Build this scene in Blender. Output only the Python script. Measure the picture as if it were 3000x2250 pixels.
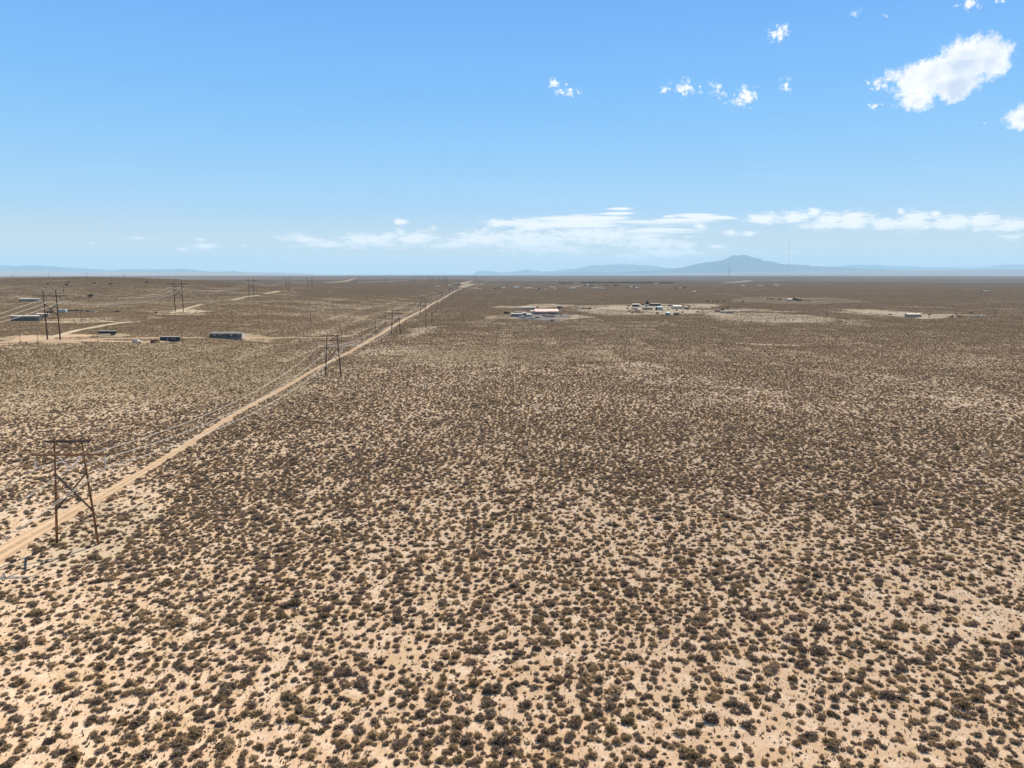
import bpy, bmesh, math, random
import numpy as np
from mathutils import Vector, Matrix
random.seed(7); RNG = np.random.default_rng(11)
for o in list(bpy.data.objects): bpy.data.objects.remove(o)
S = bpy.context.scene; C = S.collection
R = math.radians

# ------------------------------------------------------------------ camera
F = 2158.0; PITCH = R(8.6); H = 50.0
cd = bpy.data.cameras.new('camera'); cam = bpy.data.objects.new('camera', cd); C.objects.link(cam)
cam.location = (0, 0, H); cam.rotation_euler = (R(90) - PITCH, 0, 0)
cd.sensor_width = 36; cd.lens = F / 3000 * 36; cd.clip_start = 1; cd.clip_end = 300000
S.camera = cam
S.render.resolution_x = 1024; S.render.resolution_y = 768

# ------------------------------------------------------------------ sun, sky, exposure
SUN_EL = R(47); SUN_AZ = math.atan2(.37, .93)
sd = Vector((math.sin(SUN_AZ)*math.cos(SUN_EL), math.cos(SUN_AZ)*math.cos(SUN_EL), math.sin(SUN_EL)))
sl = bpy.data.lights.new('sun', 'SUN'); sl.energy = 5.0; sl.angle = R(.5); sl.color = (1, .92, .78)
so = bpy.data.objects.new('sun', sl); C.objects.link(so); so.rotation_euler = sd.to_track_quat('Z', 'Y').to_euler(); so.location = (0, 0, 200)
S.view_settings.view_transform = 'Standard'; S.view_settings.look = 'None'
S.view_settings.exposure = 0.75; S.view_settings.gamma = 1

def pdir(px, py):
    u = px - 1500; v = py - 1125
    return Vector((u, F*math.cos(PITCH) - v*math.sin(PITCH), -(F*math.sin(PITCH) + v*math.cos(PITCH))))

class NT:
    """small helper for writing node maths"""
    def __init__(s, nt): s.nt = nt; s.L = nt.links
    def n(s, typ, **kw):
        n = s.nt.nodes.new(typ)
        for k, v in kw.items(): setattr(n, k, v)
        return n
    def put(s, sock, v):
        if hasattr(v, 'is_linked') or isinstance(v, bpy.types.NodeSocket): s.L.new(v, sock)
        else: sock.default_value = v
    def m(s, op, a, b=None, c=None, clamp=False):
        n = s.n('ShaderNodeMath', operation=op, use_clamp=clamp)
        s.put(n.inputs[0], a)
        if b is not None: s.put(n.inputs[1], b)
        if c is not None: s.put(n.inputs[2], c)
        return n.outputs[0]
    def mr(s, v, a, b, c=0., d=1., interp='SMOOTHSTEP'):
        n = s.n('ShaderNodeMapRange', interpolation_type=interp)
        s.put(n.inputs[0], v); n.inputs[1].default_value = a; n.inputs[2].default_value = b
        n.inputs[3].default_value = c; n.inputs[4].default_value = d
        return n.outputs[0]
    def mix(s, f, a, b, bt='MIX'):
        n = s.n('ShaderNodeMix', data_type='RGBA', blend_type=bt)
        s.put(n.inputs[0], f)
        for i, v in ((6, a), (7, b)):
            if isinstance(v, tuple): v = (*v[:3], 1)
            s.put(n.inputs[i], v)
        return n.outputs[2]
    def noise(s, vec, scale, detail=4, rough=.55, dist=0.):
        n = s.n('ShaderNodeTexNoise'); s.put(n.inputs['Vector'], vec)
        n.inputs['Scale'].default_value = scale; n.inputs['Detail'].default_value = detail
        n.inputs['Roughness'].default_value = rough; n.inputs['Distortion'].default_value = dist
        return n.outputs['Fac']
    def comb(s, x, y, z=0.):
        n = s.n('ShaderNodeCombineXYZ')
        for i, v in enumerate((x, y, z)): s.put(n.inputs[i], v)
        return n.outputs[0]

W = bpy.data.worlds.new('World'); S.world = W; W.use_nodes = True
W.node_tree.nodes.clear(); N = NT(W.node_tree)
sky = N.n('ShaderNodeTexSky', sky_type='NISHITA', sun_disc=False, sun_elevation=SUN_EL, sun_rotation=SUN_AZ,
          altitude=1500, air_density=1.0, dust_density=.6, ozone_density=1.5)
geo = N.n('ShaderNodeTexCoord')
sep = N.n('ShaderNodeSeparateXYZ'); N.L.new(geo.outputs['Generated'], sep.inputs[0])
X_, Y_, Z_ = sep.outputs
AZ = N.m('MULTIPLY', N.m('ARCTAN2', X_, Y_), 57.2958)
EL = N.m('MULTIPLY', N.m('ARCSINE', Z_), 57.2958)
def azel(px, py):
    d = pdir(px, py); return math.degrees(math.atan2(d.x, d.y)), math.degrees(math.atan2(d.z, math.hypot(d.x, d.y)))
DEG = 1/37.66  # rough degrees per photo pixel near the centre
def blobs(lst):
    acc = None
    for (px, py, rx, ry, rot, w) in lst:
        a, e = azel(px, py)
        k = math.cos(math.radians(a))            # pixels get wider away from the axis
        sx = rx*DEG*k*k; sy = ry*DEG*k
        dx = N.m('SUBTRACT', AZ, a); dy = N.m('SUBTRACT', EL, e)
        if rot:
            c, s_ = math.cos(R(rot)), math.sin(R(rot))
            x2 = N.m('ADD', N.m('MULTIPLY', dx, c), N.m('MULTIPLY', dy, s_))
            y2 = N.m('SUBTRACT', N.m('MULTIPLY', dy, c), N.m('MULTIPLY', dx, s_)); dx, dy = x2, y2
        qx = N.m('POWER', N.m('DIVIDE', dx, sx), 2.0); qy = N.m('POWER', N.m('DIVIDE', dy, sy), 2.0)
        g = N.m('MULTIPLY', N.m('SUBTRACT', 1.0, N.m('SQRT', N.m('ADD', qx, qy))), w)
        acc = g if acc is None else N.m('MAXIMUM', acc, g)
    return acc
P1 = N.comb(AZ, EL)
nA = N.noise(P1, 1.5, 9, .62)
nA2 = N.noise(P1, 5.0, 6, .7)
P2 = N.comb(N.m('MULTIPLY', AZ, .38), N.m('MULTIPLY', EL, 1.3))
nB = N.m('ADD', N.m('MULTIPLY', N.noise(P2, 1.9, 8, .66), .6), N.m('MULTIPLY', N.noise(P2, 4.6, 6, .66), .4))
P3 = N.comb(N.m('MULTIPLY', AZ, .10), N.m('MULTIPLY', EL, 2.4))
nC = N.noise(P3, 1.6, 4, .5)
nD = N.noise(P1, 2.6, 9, .68)
cum = blobs([(2830,185,142,78,14,1.25),(2905,172,72,66,0,1.2),(2710,232,112,68,18,1.15),(2690,292,66,38,0,1),(2625,222,44,30,0,.62),(2850,160,110,50,5,1.3),(2800,246,96,52,10,1.1),(2792,284,26,26,0,.9),(3000,345,70,40,0,1)])
small = blobs([(2575,250,36,44,60,.8),(2845,8,44,26,0,1),(2930,2,26,14,0,.8),(2282,95,44,32,20,1.),
             (1624,246,24,24,0,1),(1640,264,24,18,-40,.9),(1666,266,26,20,-40,.85),(1694,268,14,12,0,.7),(1950,258,32,18,30,.8),(2008,257,44,30,-15,1.05),
             (2052,263,18,15,0,.8),(2100,250,34,20,10,.8),(2106,272,34,18,-30,.85),(2184,282,46,36,10,1.2),(2150,300,40,20,0,.7),(2303,248,22,28,0,1.05),(2560,310,30,14,0,.6),(2505,40,30,14,0,.45),(2590,42,26,10,0,.45),(2880,358,26,12,0,.5)])
dA = N.m('ADD', cum, N.m('ADD', N.m('MULTIPLY', N.m('SUBTRACT', nA, .5), 1.35), N.m('MULTIPLY', N.m('SUBTRACT', nA2, .5), .6)))
dS = N.m('ADD', small, N.m('ADD', N.m('MULTIPLY', N.m('SUBTRACT', nD, .5), 3.8), N.m('MULTIPLY', N.m('SUBTRACT', nA2, .5), .6)))
cA = N.m('MAXIMUM', N.mr(dA, .06, .60), N.m('MULTIPLY', N.mr(dS, .30, 1.1), .96))
hor = blobs([(890,700,90,16,-4,.75),(960,716,110,16,0,.8),(1100,704,120,26,0,.85),(1215,700,90,28,8,.9),(1175,652,26,12,-10,.85),(1180,683,22,14,-30,.6),
             (1330,715,90,22,5,.8),(1420,700,110,32,0,.9),(1470,655,62,16,0,1),(1560,660,80,26,-5,1),(1560,705,170,44,0,.85),(1740,690,190,34,0,.8),(1900,712,150,26,-4,.85),(2000,722,60,14,0,.8),
             (1640,735,150,18,0,.55),(1950,742,140,20,0,.9),(1860,750,110,16,0,.7),(2050,662,24,12,-20,.9),(2140,680,34,10,0,.8),(2190,684,36,9,0,.75),(2100,722,30,8,0,.7),
             (2238,643,70,20,0,1.05),(2330,636,56,22,-10,1),(2385,622,24,16,0,1),(2430,645,60,30,0,1),(2500,645,70,34,0,1.1),(2420,658,110,18,0,.9),(2590,655,80,20,0,1),(2680,648,70,34,0,1.1),(2640,620,16,10,-20,.8),
             (2740,628,18,12,-20,.8),(2790,652,90,28,0,1.05),(2880,650,60,30,0,1.05),(2960,660,90,22,0,1.05),(2965,694,44,12,0,.85),
             (600,722,44,12,3,.75),(538,730,26,7,0,.65),(265,714,22,5,0,.45),(410,697,40,6,0,.35),(585,702,24,5,0,.35),(712,720,14,6,0,.4),(765,742,22,7,-25,.4),(640,726,12,5,0,.5),
             (2310,740,24,5,0,.55),(2215,738,20,4,0,.45),(2600,770,60,4,0,.3)])
dB = N.m('ADD', N.m('ADD', hor, .16), N.m('MULTIPLY', N.m('SUBTRACT', nB, .5), 3.6))
cB = N.m('MULTIPLY', N.mr(dB, .10, .9), .97)
len_ = blobs([(1820,612,50,6,0,1),(1812,626,64,9,0,1),(1740,641,180,14,0,1),(1720,655,190,17,0,.9),(1870,650,170,12,-2,.9),(1960,646,110,10,0,.9),(2040,634,80,11,-4,1),(1960,634,34,5,0,1),(2100,636,60,6,-4,.9),
              (1930,675,150,10,0,.9),(1900,690,110,9,0,.8),(1700,700,150,8,0,.45),(2010,694,20,4,0,.5)])
dC = N.m('ADD', len_, N.m('MULTIPLY', N.m('SUBTRACT', nC, .5), 2.2))
cC = N.m('MULTIPLY', N.mr(dC, .0, .6), .95)
cover = N.m('MAXIMUM', cA, N.m('MAXIMUM', cB, cC))
# grey-blue shading painted into the big cloud's colour, broken up by noise
cloud_shade = N.mr(N.m('ADD', cum, N.m('MULTIPLY', N.m('SUBTRACT', N.noise(P1, .55, 5, .6), .5), 3.0)), .0, 1.5)
ccol = N.mix(N.m('MULTIPLY', cloud_shade, .85), (1.0, 1.0, 1.0), (.52, .63, .82))
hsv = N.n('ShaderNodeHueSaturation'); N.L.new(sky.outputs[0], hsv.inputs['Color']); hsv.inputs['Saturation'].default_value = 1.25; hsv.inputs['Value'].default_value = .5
SKY_STR = .12
GAIN = 2**S.view_settings.exposure
# the clear part of the sky: the physical sky tinted towards a dry high-desert blue in view, greyed above it
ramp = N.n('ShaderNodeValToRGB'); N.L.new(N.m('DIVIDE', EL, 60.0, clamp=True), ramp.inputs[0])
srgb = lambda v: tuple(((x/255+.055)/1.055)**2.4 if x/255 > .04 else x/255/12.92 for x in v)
STOPS = [(0, (222,227,216)), (1.0, (224,231,224)), (2.6, (207,226,234)), (4.5, (176,216,249)), (6.5, (160,211,251)), (9.5, (140,201,253)), (13, (124,191,254)), (17, (112,180,253)), (20, (104,173,251)), (30, (70,108,156)), (60, (44,64,94))]  # upper stops, out of view, greyed and darkened to weaken blue fill light
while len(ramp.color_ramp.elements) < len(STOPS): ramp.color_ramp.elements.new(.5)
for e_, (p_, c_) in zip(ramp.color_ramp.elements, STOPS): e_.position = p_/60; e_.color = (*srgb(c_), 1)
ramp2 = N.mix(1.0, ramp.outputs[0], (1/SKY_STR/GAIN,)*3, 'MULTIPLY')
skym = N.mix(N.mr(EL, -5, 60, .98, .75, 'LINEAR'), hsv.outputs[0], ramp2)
cl = N.mix(1.0, ccol, (1/SKY_STR/GAIN*1.12,)*3, 'MULTIPLY')
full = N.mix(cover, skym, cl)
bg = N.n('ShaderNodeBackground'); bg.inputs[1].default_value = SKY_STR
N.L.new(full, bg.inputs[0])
wo = N.n('ShaderNodeOutputWorld'); N.L.new(bg.outputs[0], wo.inputs[0])
try: W.cycles.sampling_method = 'MANUAL'; W.cycles.sample_map_resolution = 512
except Exception: pass
try:
    S.cycles.max_bounces = 6; S.cycles.diffuse_bounces = 2; S.cycles.volume_bounces = 1; S.cycles.transparent_max_bounces = 8
except Exception: pass

# ------------------------------------------------------------------ terrain heights
def sm(x): x = np.clip(x, 0, 1); return x*x*(3-2*x)
def hash2(ix, iy, s):
    v = np.sin(ix*127.1 + iy*311.7 + s*74.7)*43758.5453; return v - np.floor(v)
def vnoise(x, y, s=0):
    ix = np.floor(x); iy = np.floor(y); fx = sm(x-ix); fy = sm(y-iy)
    a = hash2(ix, iy, s); b = hash2(ix+1, iy, s); c = hash2(ix, iy+1, s); d = hash2(ix+1, iy+1, s)
    return (a*(1-fx)+b*fx)*(1-fy) + (c*(1-fx)+d*fx)*fy
def fbm(x, y, s=0, o=4):
    t = 0; a = .5; q = 0
    for i in range(o): t = t + a*vnoise(x, y, s+i); q += a; x = x*2.03+5.1; y = y*2.03+1.7; a *= .5
    return t/q
def hgt(X, Y):
    X = np.asarray(X, float); Y = np.asarray(Y, float)
    t = X/np.maximum(Y, 60.); Rr = np.hypot(X, Y)
    plateau = 10*sm((-X-120)/200)*sm((Y-220)/260)*(1-sm((Rr-9000)/3000))
    crest = np.interp(t, [-1.2,-.9,-.7,-.57,-.50,-.41,-.36,-.30,-.24,-.1], [20,30,28,31,29,22,15,7,3,0])
    prof = np.where(Y < 1700, sm((Y-800)/900), 1-sm((Y-1700)/1300))
    fade = sm((Rr-60)/500)*(1-sm((Rr-11000)/1500))
    roll = (fbm(X/900, Y/900, 3, 3)-.5)*7*sm((Rr-400)/1800)*fade + (fbm(X/60, Y/60, 9, 2)-.5)*.7*sm((Rr-60)/200)*fade
    far = -60*sm((Rr-13000)/3500)
    rise = np.interp(t, [-1.2,-.8,-.40,-.30,-.26,-.05,.02,.2,.35,.7,1.2], [190,170,128,90,0,0,45,70,150,215,230])
    far = far + rise*sm((Rr-17500)/10000)
    return plateau + crest*prof + roll + far
def at(px, py):
    d = pdir(px, py); dx, dz = d.x/d.y, d.z/d.y
    ys = np.concatenate([np.arange(40, 3000, 4.), np.arange(3000, 14000, 20.)])
    df = H + dz*ys - hgt(dx*ys, ys)
    idx = np.nonzero(df <= 0)[0]
    if len(idx) == 0: i = len(ys)-1; y = ys[i]
    else:
        i = idx[0]
        if i == 0: y = ys[0]
        else: y = ys[i-1] + (ys[i]-ys[i-1])*df[i-1]/(df[i-1]-df[i])
    x = dx*y
    return Vector((x, y, float(hgt(x, y))))
def scale_at(p):   # metres per photo pixel at a point
    return (p.y*math.cos(PITCH) + (H-p.z)*math.sin(PITCH))/F
def zabove(p, py):  # height over p.z of the point above p that shows at row py
    d = pdir(1500, py); return H + d.z/d.y*p.y - p.z

# ------------------------------------------------------------------ materials
def mat(name, col, rough=.85, var=.12, scale=.6, metal=0., col2=None, spec=.3):
    m = bpy.data.materials.new(name); m.use_nodes = True; m.node_tree.nodes.clear(); n = NT(m.node_tree)
    tc = n.n('ShaderNodeTexCoord')
    f = n.noise(tc.outputs['Object'], scale, 5, .6)
    c2 = col2 or tuple(c*(1-var*2.2) for c in col); c1 = tuple(min(1, c*(1+var)) for c in col)
    b = n.n('ShaderNodeBsdfPrincipled'); n.L.new(n.mix(n.mr(f, .35, .65), c1, c2), b.inputs['Base Color'])
    b.inputs['Roughness'].default_value = rough; b.inputs['Metallic'].default_value = metal
    b.inputs['Specular IOR Level'].default_value = spec
    o = n.n('ShaderNodeOutputMaterial'); n.L.new(b.outputs[0], o.inputs[0])
    return m

def ground_mat():
    m = bpy.data.materials.new('desert_sand'); m.use_nodes = True; m.node_tree.nodes.clear(); n = NT(m.node_tree)
    g = n.n('ShaderNodeNewGeometry'); P = g.outputs['Position']
    big = n.noise(P, .012, 4, .6); mid = n.noise(P, .11, 5, .6); fine = n.noise(P, 3.2, 6, .75); peb = n.noise(P, 9., 3, .7)
    c = n.mix(n.mr(mid, .42, .66), (.79, .575, .385), (.76, .545, .33))
    c = n.mix(n.mr(n.noise(P, .35, 4, .6), .40, .68), c, (.91, .72, .53))
    c = n.mix(n.m('MULTIPLY', n.mr(fine, .50, .68), .50), c, (.27, .20, .13))
    c = n.mix(n.m('MULTIPLY', n.mr(peb, .55, .66), .6), c, (.16, .12, .08))
    c = n.mix(n.m('MULTIPLY', n.mr(n.noise(P, 1.25, 5, .75), .54, .66), .45), c, (.42, .30, .19))
    ol = n.n('ShaderNodeAttribute', attribute_name='olive'); 
    c = n.mix(n.m('MULTIPLY', ol.outputs['Fac'], n.mr(n.noise(P, .25, 5, .7), .25, .7, .55, 1.)), c, (.42, .32, .19))
    sc = n.n('ShaderNodeAttribute', attribute_name='scrub')
    # far cover: mixed scrub and soil in long soft patches
    tcs = n.n('ShaderNodeMapping'); n.L.new(P, tcs.inputs[0]); tcs.inputs['Scale'].default_value = (.0006, .0022, 0)
    fp = n.noise(tcs.outputs[0], 1., 7, .65)
    fc = n.mix(n.mr(fp, .38, .62), (.195, .142, .110), (.26, .192, .146))
    mp2 = n.n('ShaderNodeMapping'); n.L.new(P, mp2.inputs[0]); mp2.inputs['Scale'].default_value = (.006, .02, 0)
    fc = n.mix(n.m('MULTIPLY', n.mr(n.noise(mp2.outputs[0], 1., 5, .7), .56, .74), .5), fc, (.33, .25, .18))
    c = n.mix(sc.outputs['Fac'], c, fc)
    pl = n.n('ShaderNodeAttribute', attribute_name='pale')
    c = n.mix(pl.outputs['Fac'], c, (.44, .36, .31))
    b = n.n('ShaderNodeBsdfDiffuse'); n.L.new(c, b.inputs[0]); b.inputs[1].default_value = .8
    bp = n.n('ShaderNodeBump'); bp.inputs['Strength'].default_value = .5; bp.inputs['Distance'].default_value = .12
    n.L.new(n.m('ADD', fine, n.m('MULTIPLY', n.noise(P, .9, 4, .6), 1.5)), bp.inputs['Height']); n.L.new(bp.outputs[0], b.inputs['Normal'])
    o = n.n('ShaderNodeOutputMaterial'); n.L.new(b.outputs[0], o.inputs[0])
    return m
def dirt_mat(name, a, b_, c3, s=.15):
    m = bpy.data.materials.new(name); m.use_nodes = True; m.node_tree.nodes.clear(); n = NT(m.node_tree)
    g = n.n('ShaderNodeNewGeometry'); P = g.outputs['Position']
    c = n.mix(n.mr(n.noise(P, s, 5, .65), .38, .64), a, b_)
    c = n.mix(n.m('MULTIPLY', n.mr(n.noise(P, 1.4, 5, .7), .5, .72), .6), c, c3)
    if name == 'road_dirt':
        rt = n.n('ShaderNodeAttribute', attribute_name='rut').outputs['Fac']
        f = n.m('MULTIPLY', n.m('SUBTRACT', 1.0, rt), n.mr(n.noise(P, .5, 5, .7), .3, .6, .25, .95))
        c = n.mix(f, c, (.46, .31, .19))
    b = n.n('ShaderNodeBsdfDiffuse'); n.L.new(c, b.inputs[0]); b.inputs[1].default_value = .8
    bp = n.n('ShaderNodeBump'); bp.inputs['Strength'].default_value = .4; bp.inputs['Distance'].default_value = .1
    n.L.new(n.noise(P, 2.0, 5, .6), bp.inputs['Height']); n.L.new(bp.outputs[0], b.inputs['Normal'])
    o = n.n('ShaderNodeOutputMaterial'); n.L.new(b.outputs[0], o.inputs[0]); return m
def shrub_mat(name, a, b_):
    m = bpy.data.materials.new(name); m.use_nodes = True; m.node_tree.nodes.clear(); n = NT(m.node_tree)
    tone = n.n('ShaderNodeAttribute', attribute_name='tone', attribute_type='INSTANCER').outputs['Fac']
    bt = n.n('ShaderNodeAttribute', attribute_name='bt').outputs['Fac']
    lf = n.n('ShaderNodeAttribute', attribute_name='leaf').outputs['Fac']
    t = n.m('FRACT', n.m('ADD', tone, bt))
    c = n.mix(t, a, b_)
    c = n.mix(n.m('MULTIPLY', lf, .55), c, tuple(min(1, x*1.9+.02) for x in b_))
    d = n.n('ShaderNodeBsdfDiffuse'); n.L.new(c, d.inputs[0])
    tr = n.n('ShaderNodeBsdfTranslucent'); n.L.new(c, tr.inputs[0])
    mx = n.n('ShaderNodeMixShader'); mx.inputs[0].default_value = .22; n.L.new(d.outputs[0], mx.inputs[1]); n.L.new(tr.outputs[0], mx.inputs[2])
    o = n.n('ShaderNodeOutputMaterial'); n.L.new(mx.outputs[0], o.inputs[0]); return m

M = {
 'sand': ground_mat(),
 'road': dirt_mat('road_dirt', (.86,.62,.39), (.78,.54,.33), (.66,.45,.28)),
 'cream': dirt_mat('pale_dirt', (.74,.58,.40), (.64,.49,.33), (.42,.31,.21), .06),
 'orange': dirt_mat('orange_dirt', (.72,.50,.32), (.60,.42,.27), (.36,.25,.17), .05),
 'greyyard': dirt_mat('grey_gravel', (.38,.325,.28), (.25,.22,.195), (.50,.42,.34), .04),
 'tan': dirt_mat('tan_field', (.38,.27,.17), (.30,.215,.14), (.22,.16,.11), .02),
 'mount': dirt_mat('mountain_rock', (.085,.09,.09), (.125,.12,.11), (.065,.07,.072), .0006),
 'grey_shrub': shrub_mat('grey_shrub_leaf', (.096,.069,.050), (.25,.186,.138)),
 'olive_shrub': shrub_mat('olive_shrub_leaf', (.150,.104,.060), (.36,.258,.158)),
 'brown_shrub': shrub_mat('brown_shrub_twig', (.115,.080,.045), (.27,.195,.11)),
 'grass': shrub_mat('dry_grass_blade', (.11,.085,.055), (.26,.20,.125)),
 'tree': shrub_mat('tree_foliage', (.020,.020,.015), (.046,.044,.032)),
 'trunk': mat('bark', (.09,.065,.045)),
 'wood': mat('brown_pole_wood', (.17,.088,.042), .8, .2, 1.5),
 'darkwood': mat('dark_crossarm_wood', (.055,.040,.034), .8, .2, 1.5),
 'darkpole': mat('tarred_pole_wood', (.030,.020,.017), .8, .15, 1.),
 'greypole': mat('weathered_pole_wood', (.075,.055,.042), .85, .2, 1.),
 'glass': mat('insulator_glass', (.42,.46,.50), .3, .1, 2., spec=.6),
 'wire': mat('aluminium_wire', (.52,.50,.47), .45, .05, 1., metal=.0, spec=.6),
 'white': mat('white_paint', (.52,.485,.43), .6, .08),
 'offwhite': mat('offwhite_siding', (.42,.385,.33), .7, .08),
 'grey': mat('grey_siding', (.235,.225,.21), .7, .08),
 'darkgrey': mat('dark_grey_siding', (.085,.083,.080), .65, .08),
 'roofgrey': mat('grey_shingle', (.20,.185,.165), .9, .12),
 'roofpink': mat('pink_metal_roof', (.60,.42,.37), .7, .08),
 'redwood': mat('red_brown_wall', (.34,.16,.11), .8, .15),
 'navy': mat('navy_steel', (.012,.018,.038), .6, .15, spec=.2),
 'black': mat('black_paint', (.012,.014,.020), .6, .15, spec=.2),
 'teal': mat('teal_metal', (.17,.29,.31), .6, .06),
 'paleteal': mat('pale_teal_paint', (.38,.50,.52), .6, .06),
 'silver': mat('galvanised_metal', (.42,.41,.385), .5, .1),
 'bluegrey': mat('blue_grey_metal', (.175,.18,.175), .6, .12),
 'rust': mat('rusty_metal', (.13,.07,.05), .9, .3),
 'brown': mat('brown_siding', (.20,.15,.12), .8, .15),
 'window': mat('window_glass', (.035,.045,.06), .15, .05, spec=.8),
 'tyre': mat('tyre_rubber', (.02,.02,.02), .9, .05),
 'tarp': mat('pale_plastic_cover', (.40,.37,.34), .6, .1),
 'dullwire': mat('dull_wire', (.40,.37,.34), .6, .05, 1.),
 'farwhite': mat('chalky_white_paint', (.47,.45,.43), .8, .1),
 'carwhite': mat('white_car_paint', (.78,.78,.77), .35, .03),
 'mast': mat('mast_steel', (.24,.22,.21), .6, .05),
}

# ------------------------------------------------------------------ object helpers
def tag(o, label=None, cat=None, group=None, kind=None):
    if label: o['label'] = label
    if cat: o['category'] = cat
    if group: o['group'] = group
    if kind: o['kind'] = kind
    return o
def thing(name, label, cat, loc=(0,0,0), rz=0., group=None):
    o = bpy.data.objects.new(name, None); C.objects.link(o); o.location = loc; o.rotation_euler = (0,0,rz)
    o.empty_display_size = .5
    return tag(o, label, cat, group)
def obj(name, bm, m, parent=None, smooth=False):
    me = bpy.data.meshes.new(name); bm.to_mesh(me); bm.free(); me.materials.append(M[m] if isinstance(m, str) else m)
    if smooth: me.polygons.foreach_set('use_smooth', [True]*len(me.polygons))
    o = bpy.data.objects.new(name, me); C.objects.link(o)
    if parent: o.parent = parent
    return o
def np_mesh(name, V, Fc, mats, attrs=None, mi=None):
    me = bpy.data.meshes.new(name); V = np.asarray(V, np.float32); Fc = np.asarray(Fc, np.int32)
    me.vertices.add(len(V)); me.vertices.foreach_set('co', V.ravel())
    if len(Fc):
        k = Fc.shape[1]
        me.loops.add(len(Fc)*k); me.loops.foreach_set('vertex_index', Fc.ravel())
        me.polygons.add(len(Fc)); me.polygons.foreach_set('loop_start', np.arange(0, len(Fc)*k, k, dtype=np.int32))
        me.polygons.foreach_set('loop_total', np.full(len(Fc), k, np.int32))
        if mi is not None: me.polygons.foreach_set('material_index', np.asarray(mi, np.int32))
    for m in mats: me.materials.append(m)
    for nm, (typ, arr) in (attrs or {}).items():
        a = me.attributes.new(nm, typ, 'POINT'); arr = np.asarray(arr)
        a.data.foreach_set('vector' if typ == 'FLOAT_VECTOR' else 'value', arr.ravel())
    me.update(calc_edges=True); me.validate()
    return me
def bx(bm, x0, x1, y0, y1, z0, z1, mtx=None):
    v = [bm.verts.new(p) for p in ((x0,y0,z0),(x1,y0,z0),(x1,y1,z0),(x0,y1,z0),(x0,y0,z1),(x1,y0,z1),(x1,y1,z1),(x0,y1,z1))]
    for f in ((0,3,2,1),(4,5,6,7),(0,1,5,4),(1,2,6,5),(2,3,7,6),(3,0,4,7)): bm.faces.new([v[i] for i in f])
    if mtx is not None:
        for q in v: q.co = mtx @ q.co
    return bm
def box(x0, x1, y0, y1, z0, z1): return bx(bmesh.new(), x0, x1, y0, y1, z0, z1)
def tube(bm, a, b, r0, r1=None, n=8):
    a = Vector(a); b = Vector(b); r1 = r0 if r1 is None else r1
    d = (b-a).normalized(); q = d.to_track_quat('Z', 'Y')
    A = [bm.verts.new(a + q @ Vector((math.cos(i*2*math.pi/n)*r0, math.sin(i*2*math.pi/n)*r0, 0))) for i in range(n)]
    B = [bm.verts.new(b + q @ Vector((math.cos(i*2*math.pi/n)*r1, math.sin(i*2*math.pi/n)*r1, 0))) for i in range(n)]
    for i in range(n): bm.faces.new((A[i], A[(i+1)%n], B[(i+1)%n], B[i]))
    bm.faces.new(A[::-1]); bm.faces.new(B); return bm
def prism(pts, y0, y1, bm=None):
    """profile in x,z pushed from y0 to y1"""
    bm = bm or bmesh.new()
    A = [bm.verts.new((x, y0, z)) for x, z in pts]; B = [bm.verts.new((x, y1, z)) for x, z in pts]; n = len(pts)
    for i in range(n): bm.faces.new((A[i], A[(i+1)%n], B[(i+1)%n], B[i]))
    bm.faces.new(A[::-1]); bm.faces.new(B); bmesh.ops.recalc_face_normals(bm, faces=bm.faces); return bm
def prism_x(pts, x0, x1):
    bm = bmesh.new()
    A = [bm.verts.new((x0, y, z)) for y, z in pts]; B = [bm.verts.new((x1, y, z)) for y, z in pts]; n = len(pts)
    for i in range(n): bm.faces.new((A[i], A[(i+1)%n], B[(i+1)%n], B[i]))
    bm.faces.new(A[::-1]); bm.faces.new(B); bmesh.ops.recalc_face_normals(bm, faces=bm.faces); return bm
def copy_tree(o, parent=None):
    c = o.copy(); C.objects.link(c)
    if parent: c.parent = parent
    for ch in list(o.children): copy_tree(ch, c)
    return c

# ------------------------------------------------------------------ ground sheet
def inpoly(X, Y, poly):
    ins = np.zeros(np.shape(X), bool); n = len(poly); j = n-1
    for i in range(n):
        xi, yi = poly[i]; xj, yj = poly[j]
        if yi != yj:
            c = ((yi > Y) != (yj > Y)) & (X < (xj-xi)*(Y-yi)/(yj-yi) + xi); ins ^= c
        j = i
    return ins
OLIVE = [(1500,1035,330,34,1.),(1250,1045,180,22,.8),(1900,1010,160,14,.7),(2190,996,60,8,1.2),(1250,968,70,12,.6),(500,1120,420,60,.75),(150,1180,200,60,.6),(1050,1000,120,18,.5),(1480,925,30,8,1.),(1700,930,80,6,1.)]
OLW = []
for (px, py, rx, ry, w) in OLIVE:
    c = at(px, py); e = at(px, py-ry); f_ = at(px, py+ry); OLW.append((c.x, c.y, rx*scale_at(c), (e.y-f_.y)/2, w))
def olive(X, Y):
    v = np.zeros(np.shape(X))
    for (cx, cy, rx, ry, w) in OLW:
        q = ((X-cx)/rx)**2 + ((Y-cy)/ry)**2; v = np.maximum(v, w*(1-sm(q-.3)))
    n = fbm(X/120, Y/120, 21, 3)
    base = sm((n-.5)*5)*.55*sm((Y-200)/200)
    gen = .6*sm((np.hypot(X, Y)-420)/400)
    t = X/np.maximum(Y, 50.); gen = np.maximum(gen, .95*sm((-t-.22)/.1)*sm((Y-230)/90)*sm(.35+1.3*n))
    return np.clip(np.maximum(np.maximum(v, base), gen), 0, 1)
rad = [0, 20, 40]
while rad[-1] < 60000: rad.append(rad[-1]*(1.022 if rad[-1] < 4000 else 1.03) if rad[-1] > 200 else rad[-1]+5)
rad = np.array(rad); na = 361; th = np.radians(np.linspace(-75, 75, na))
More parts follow.
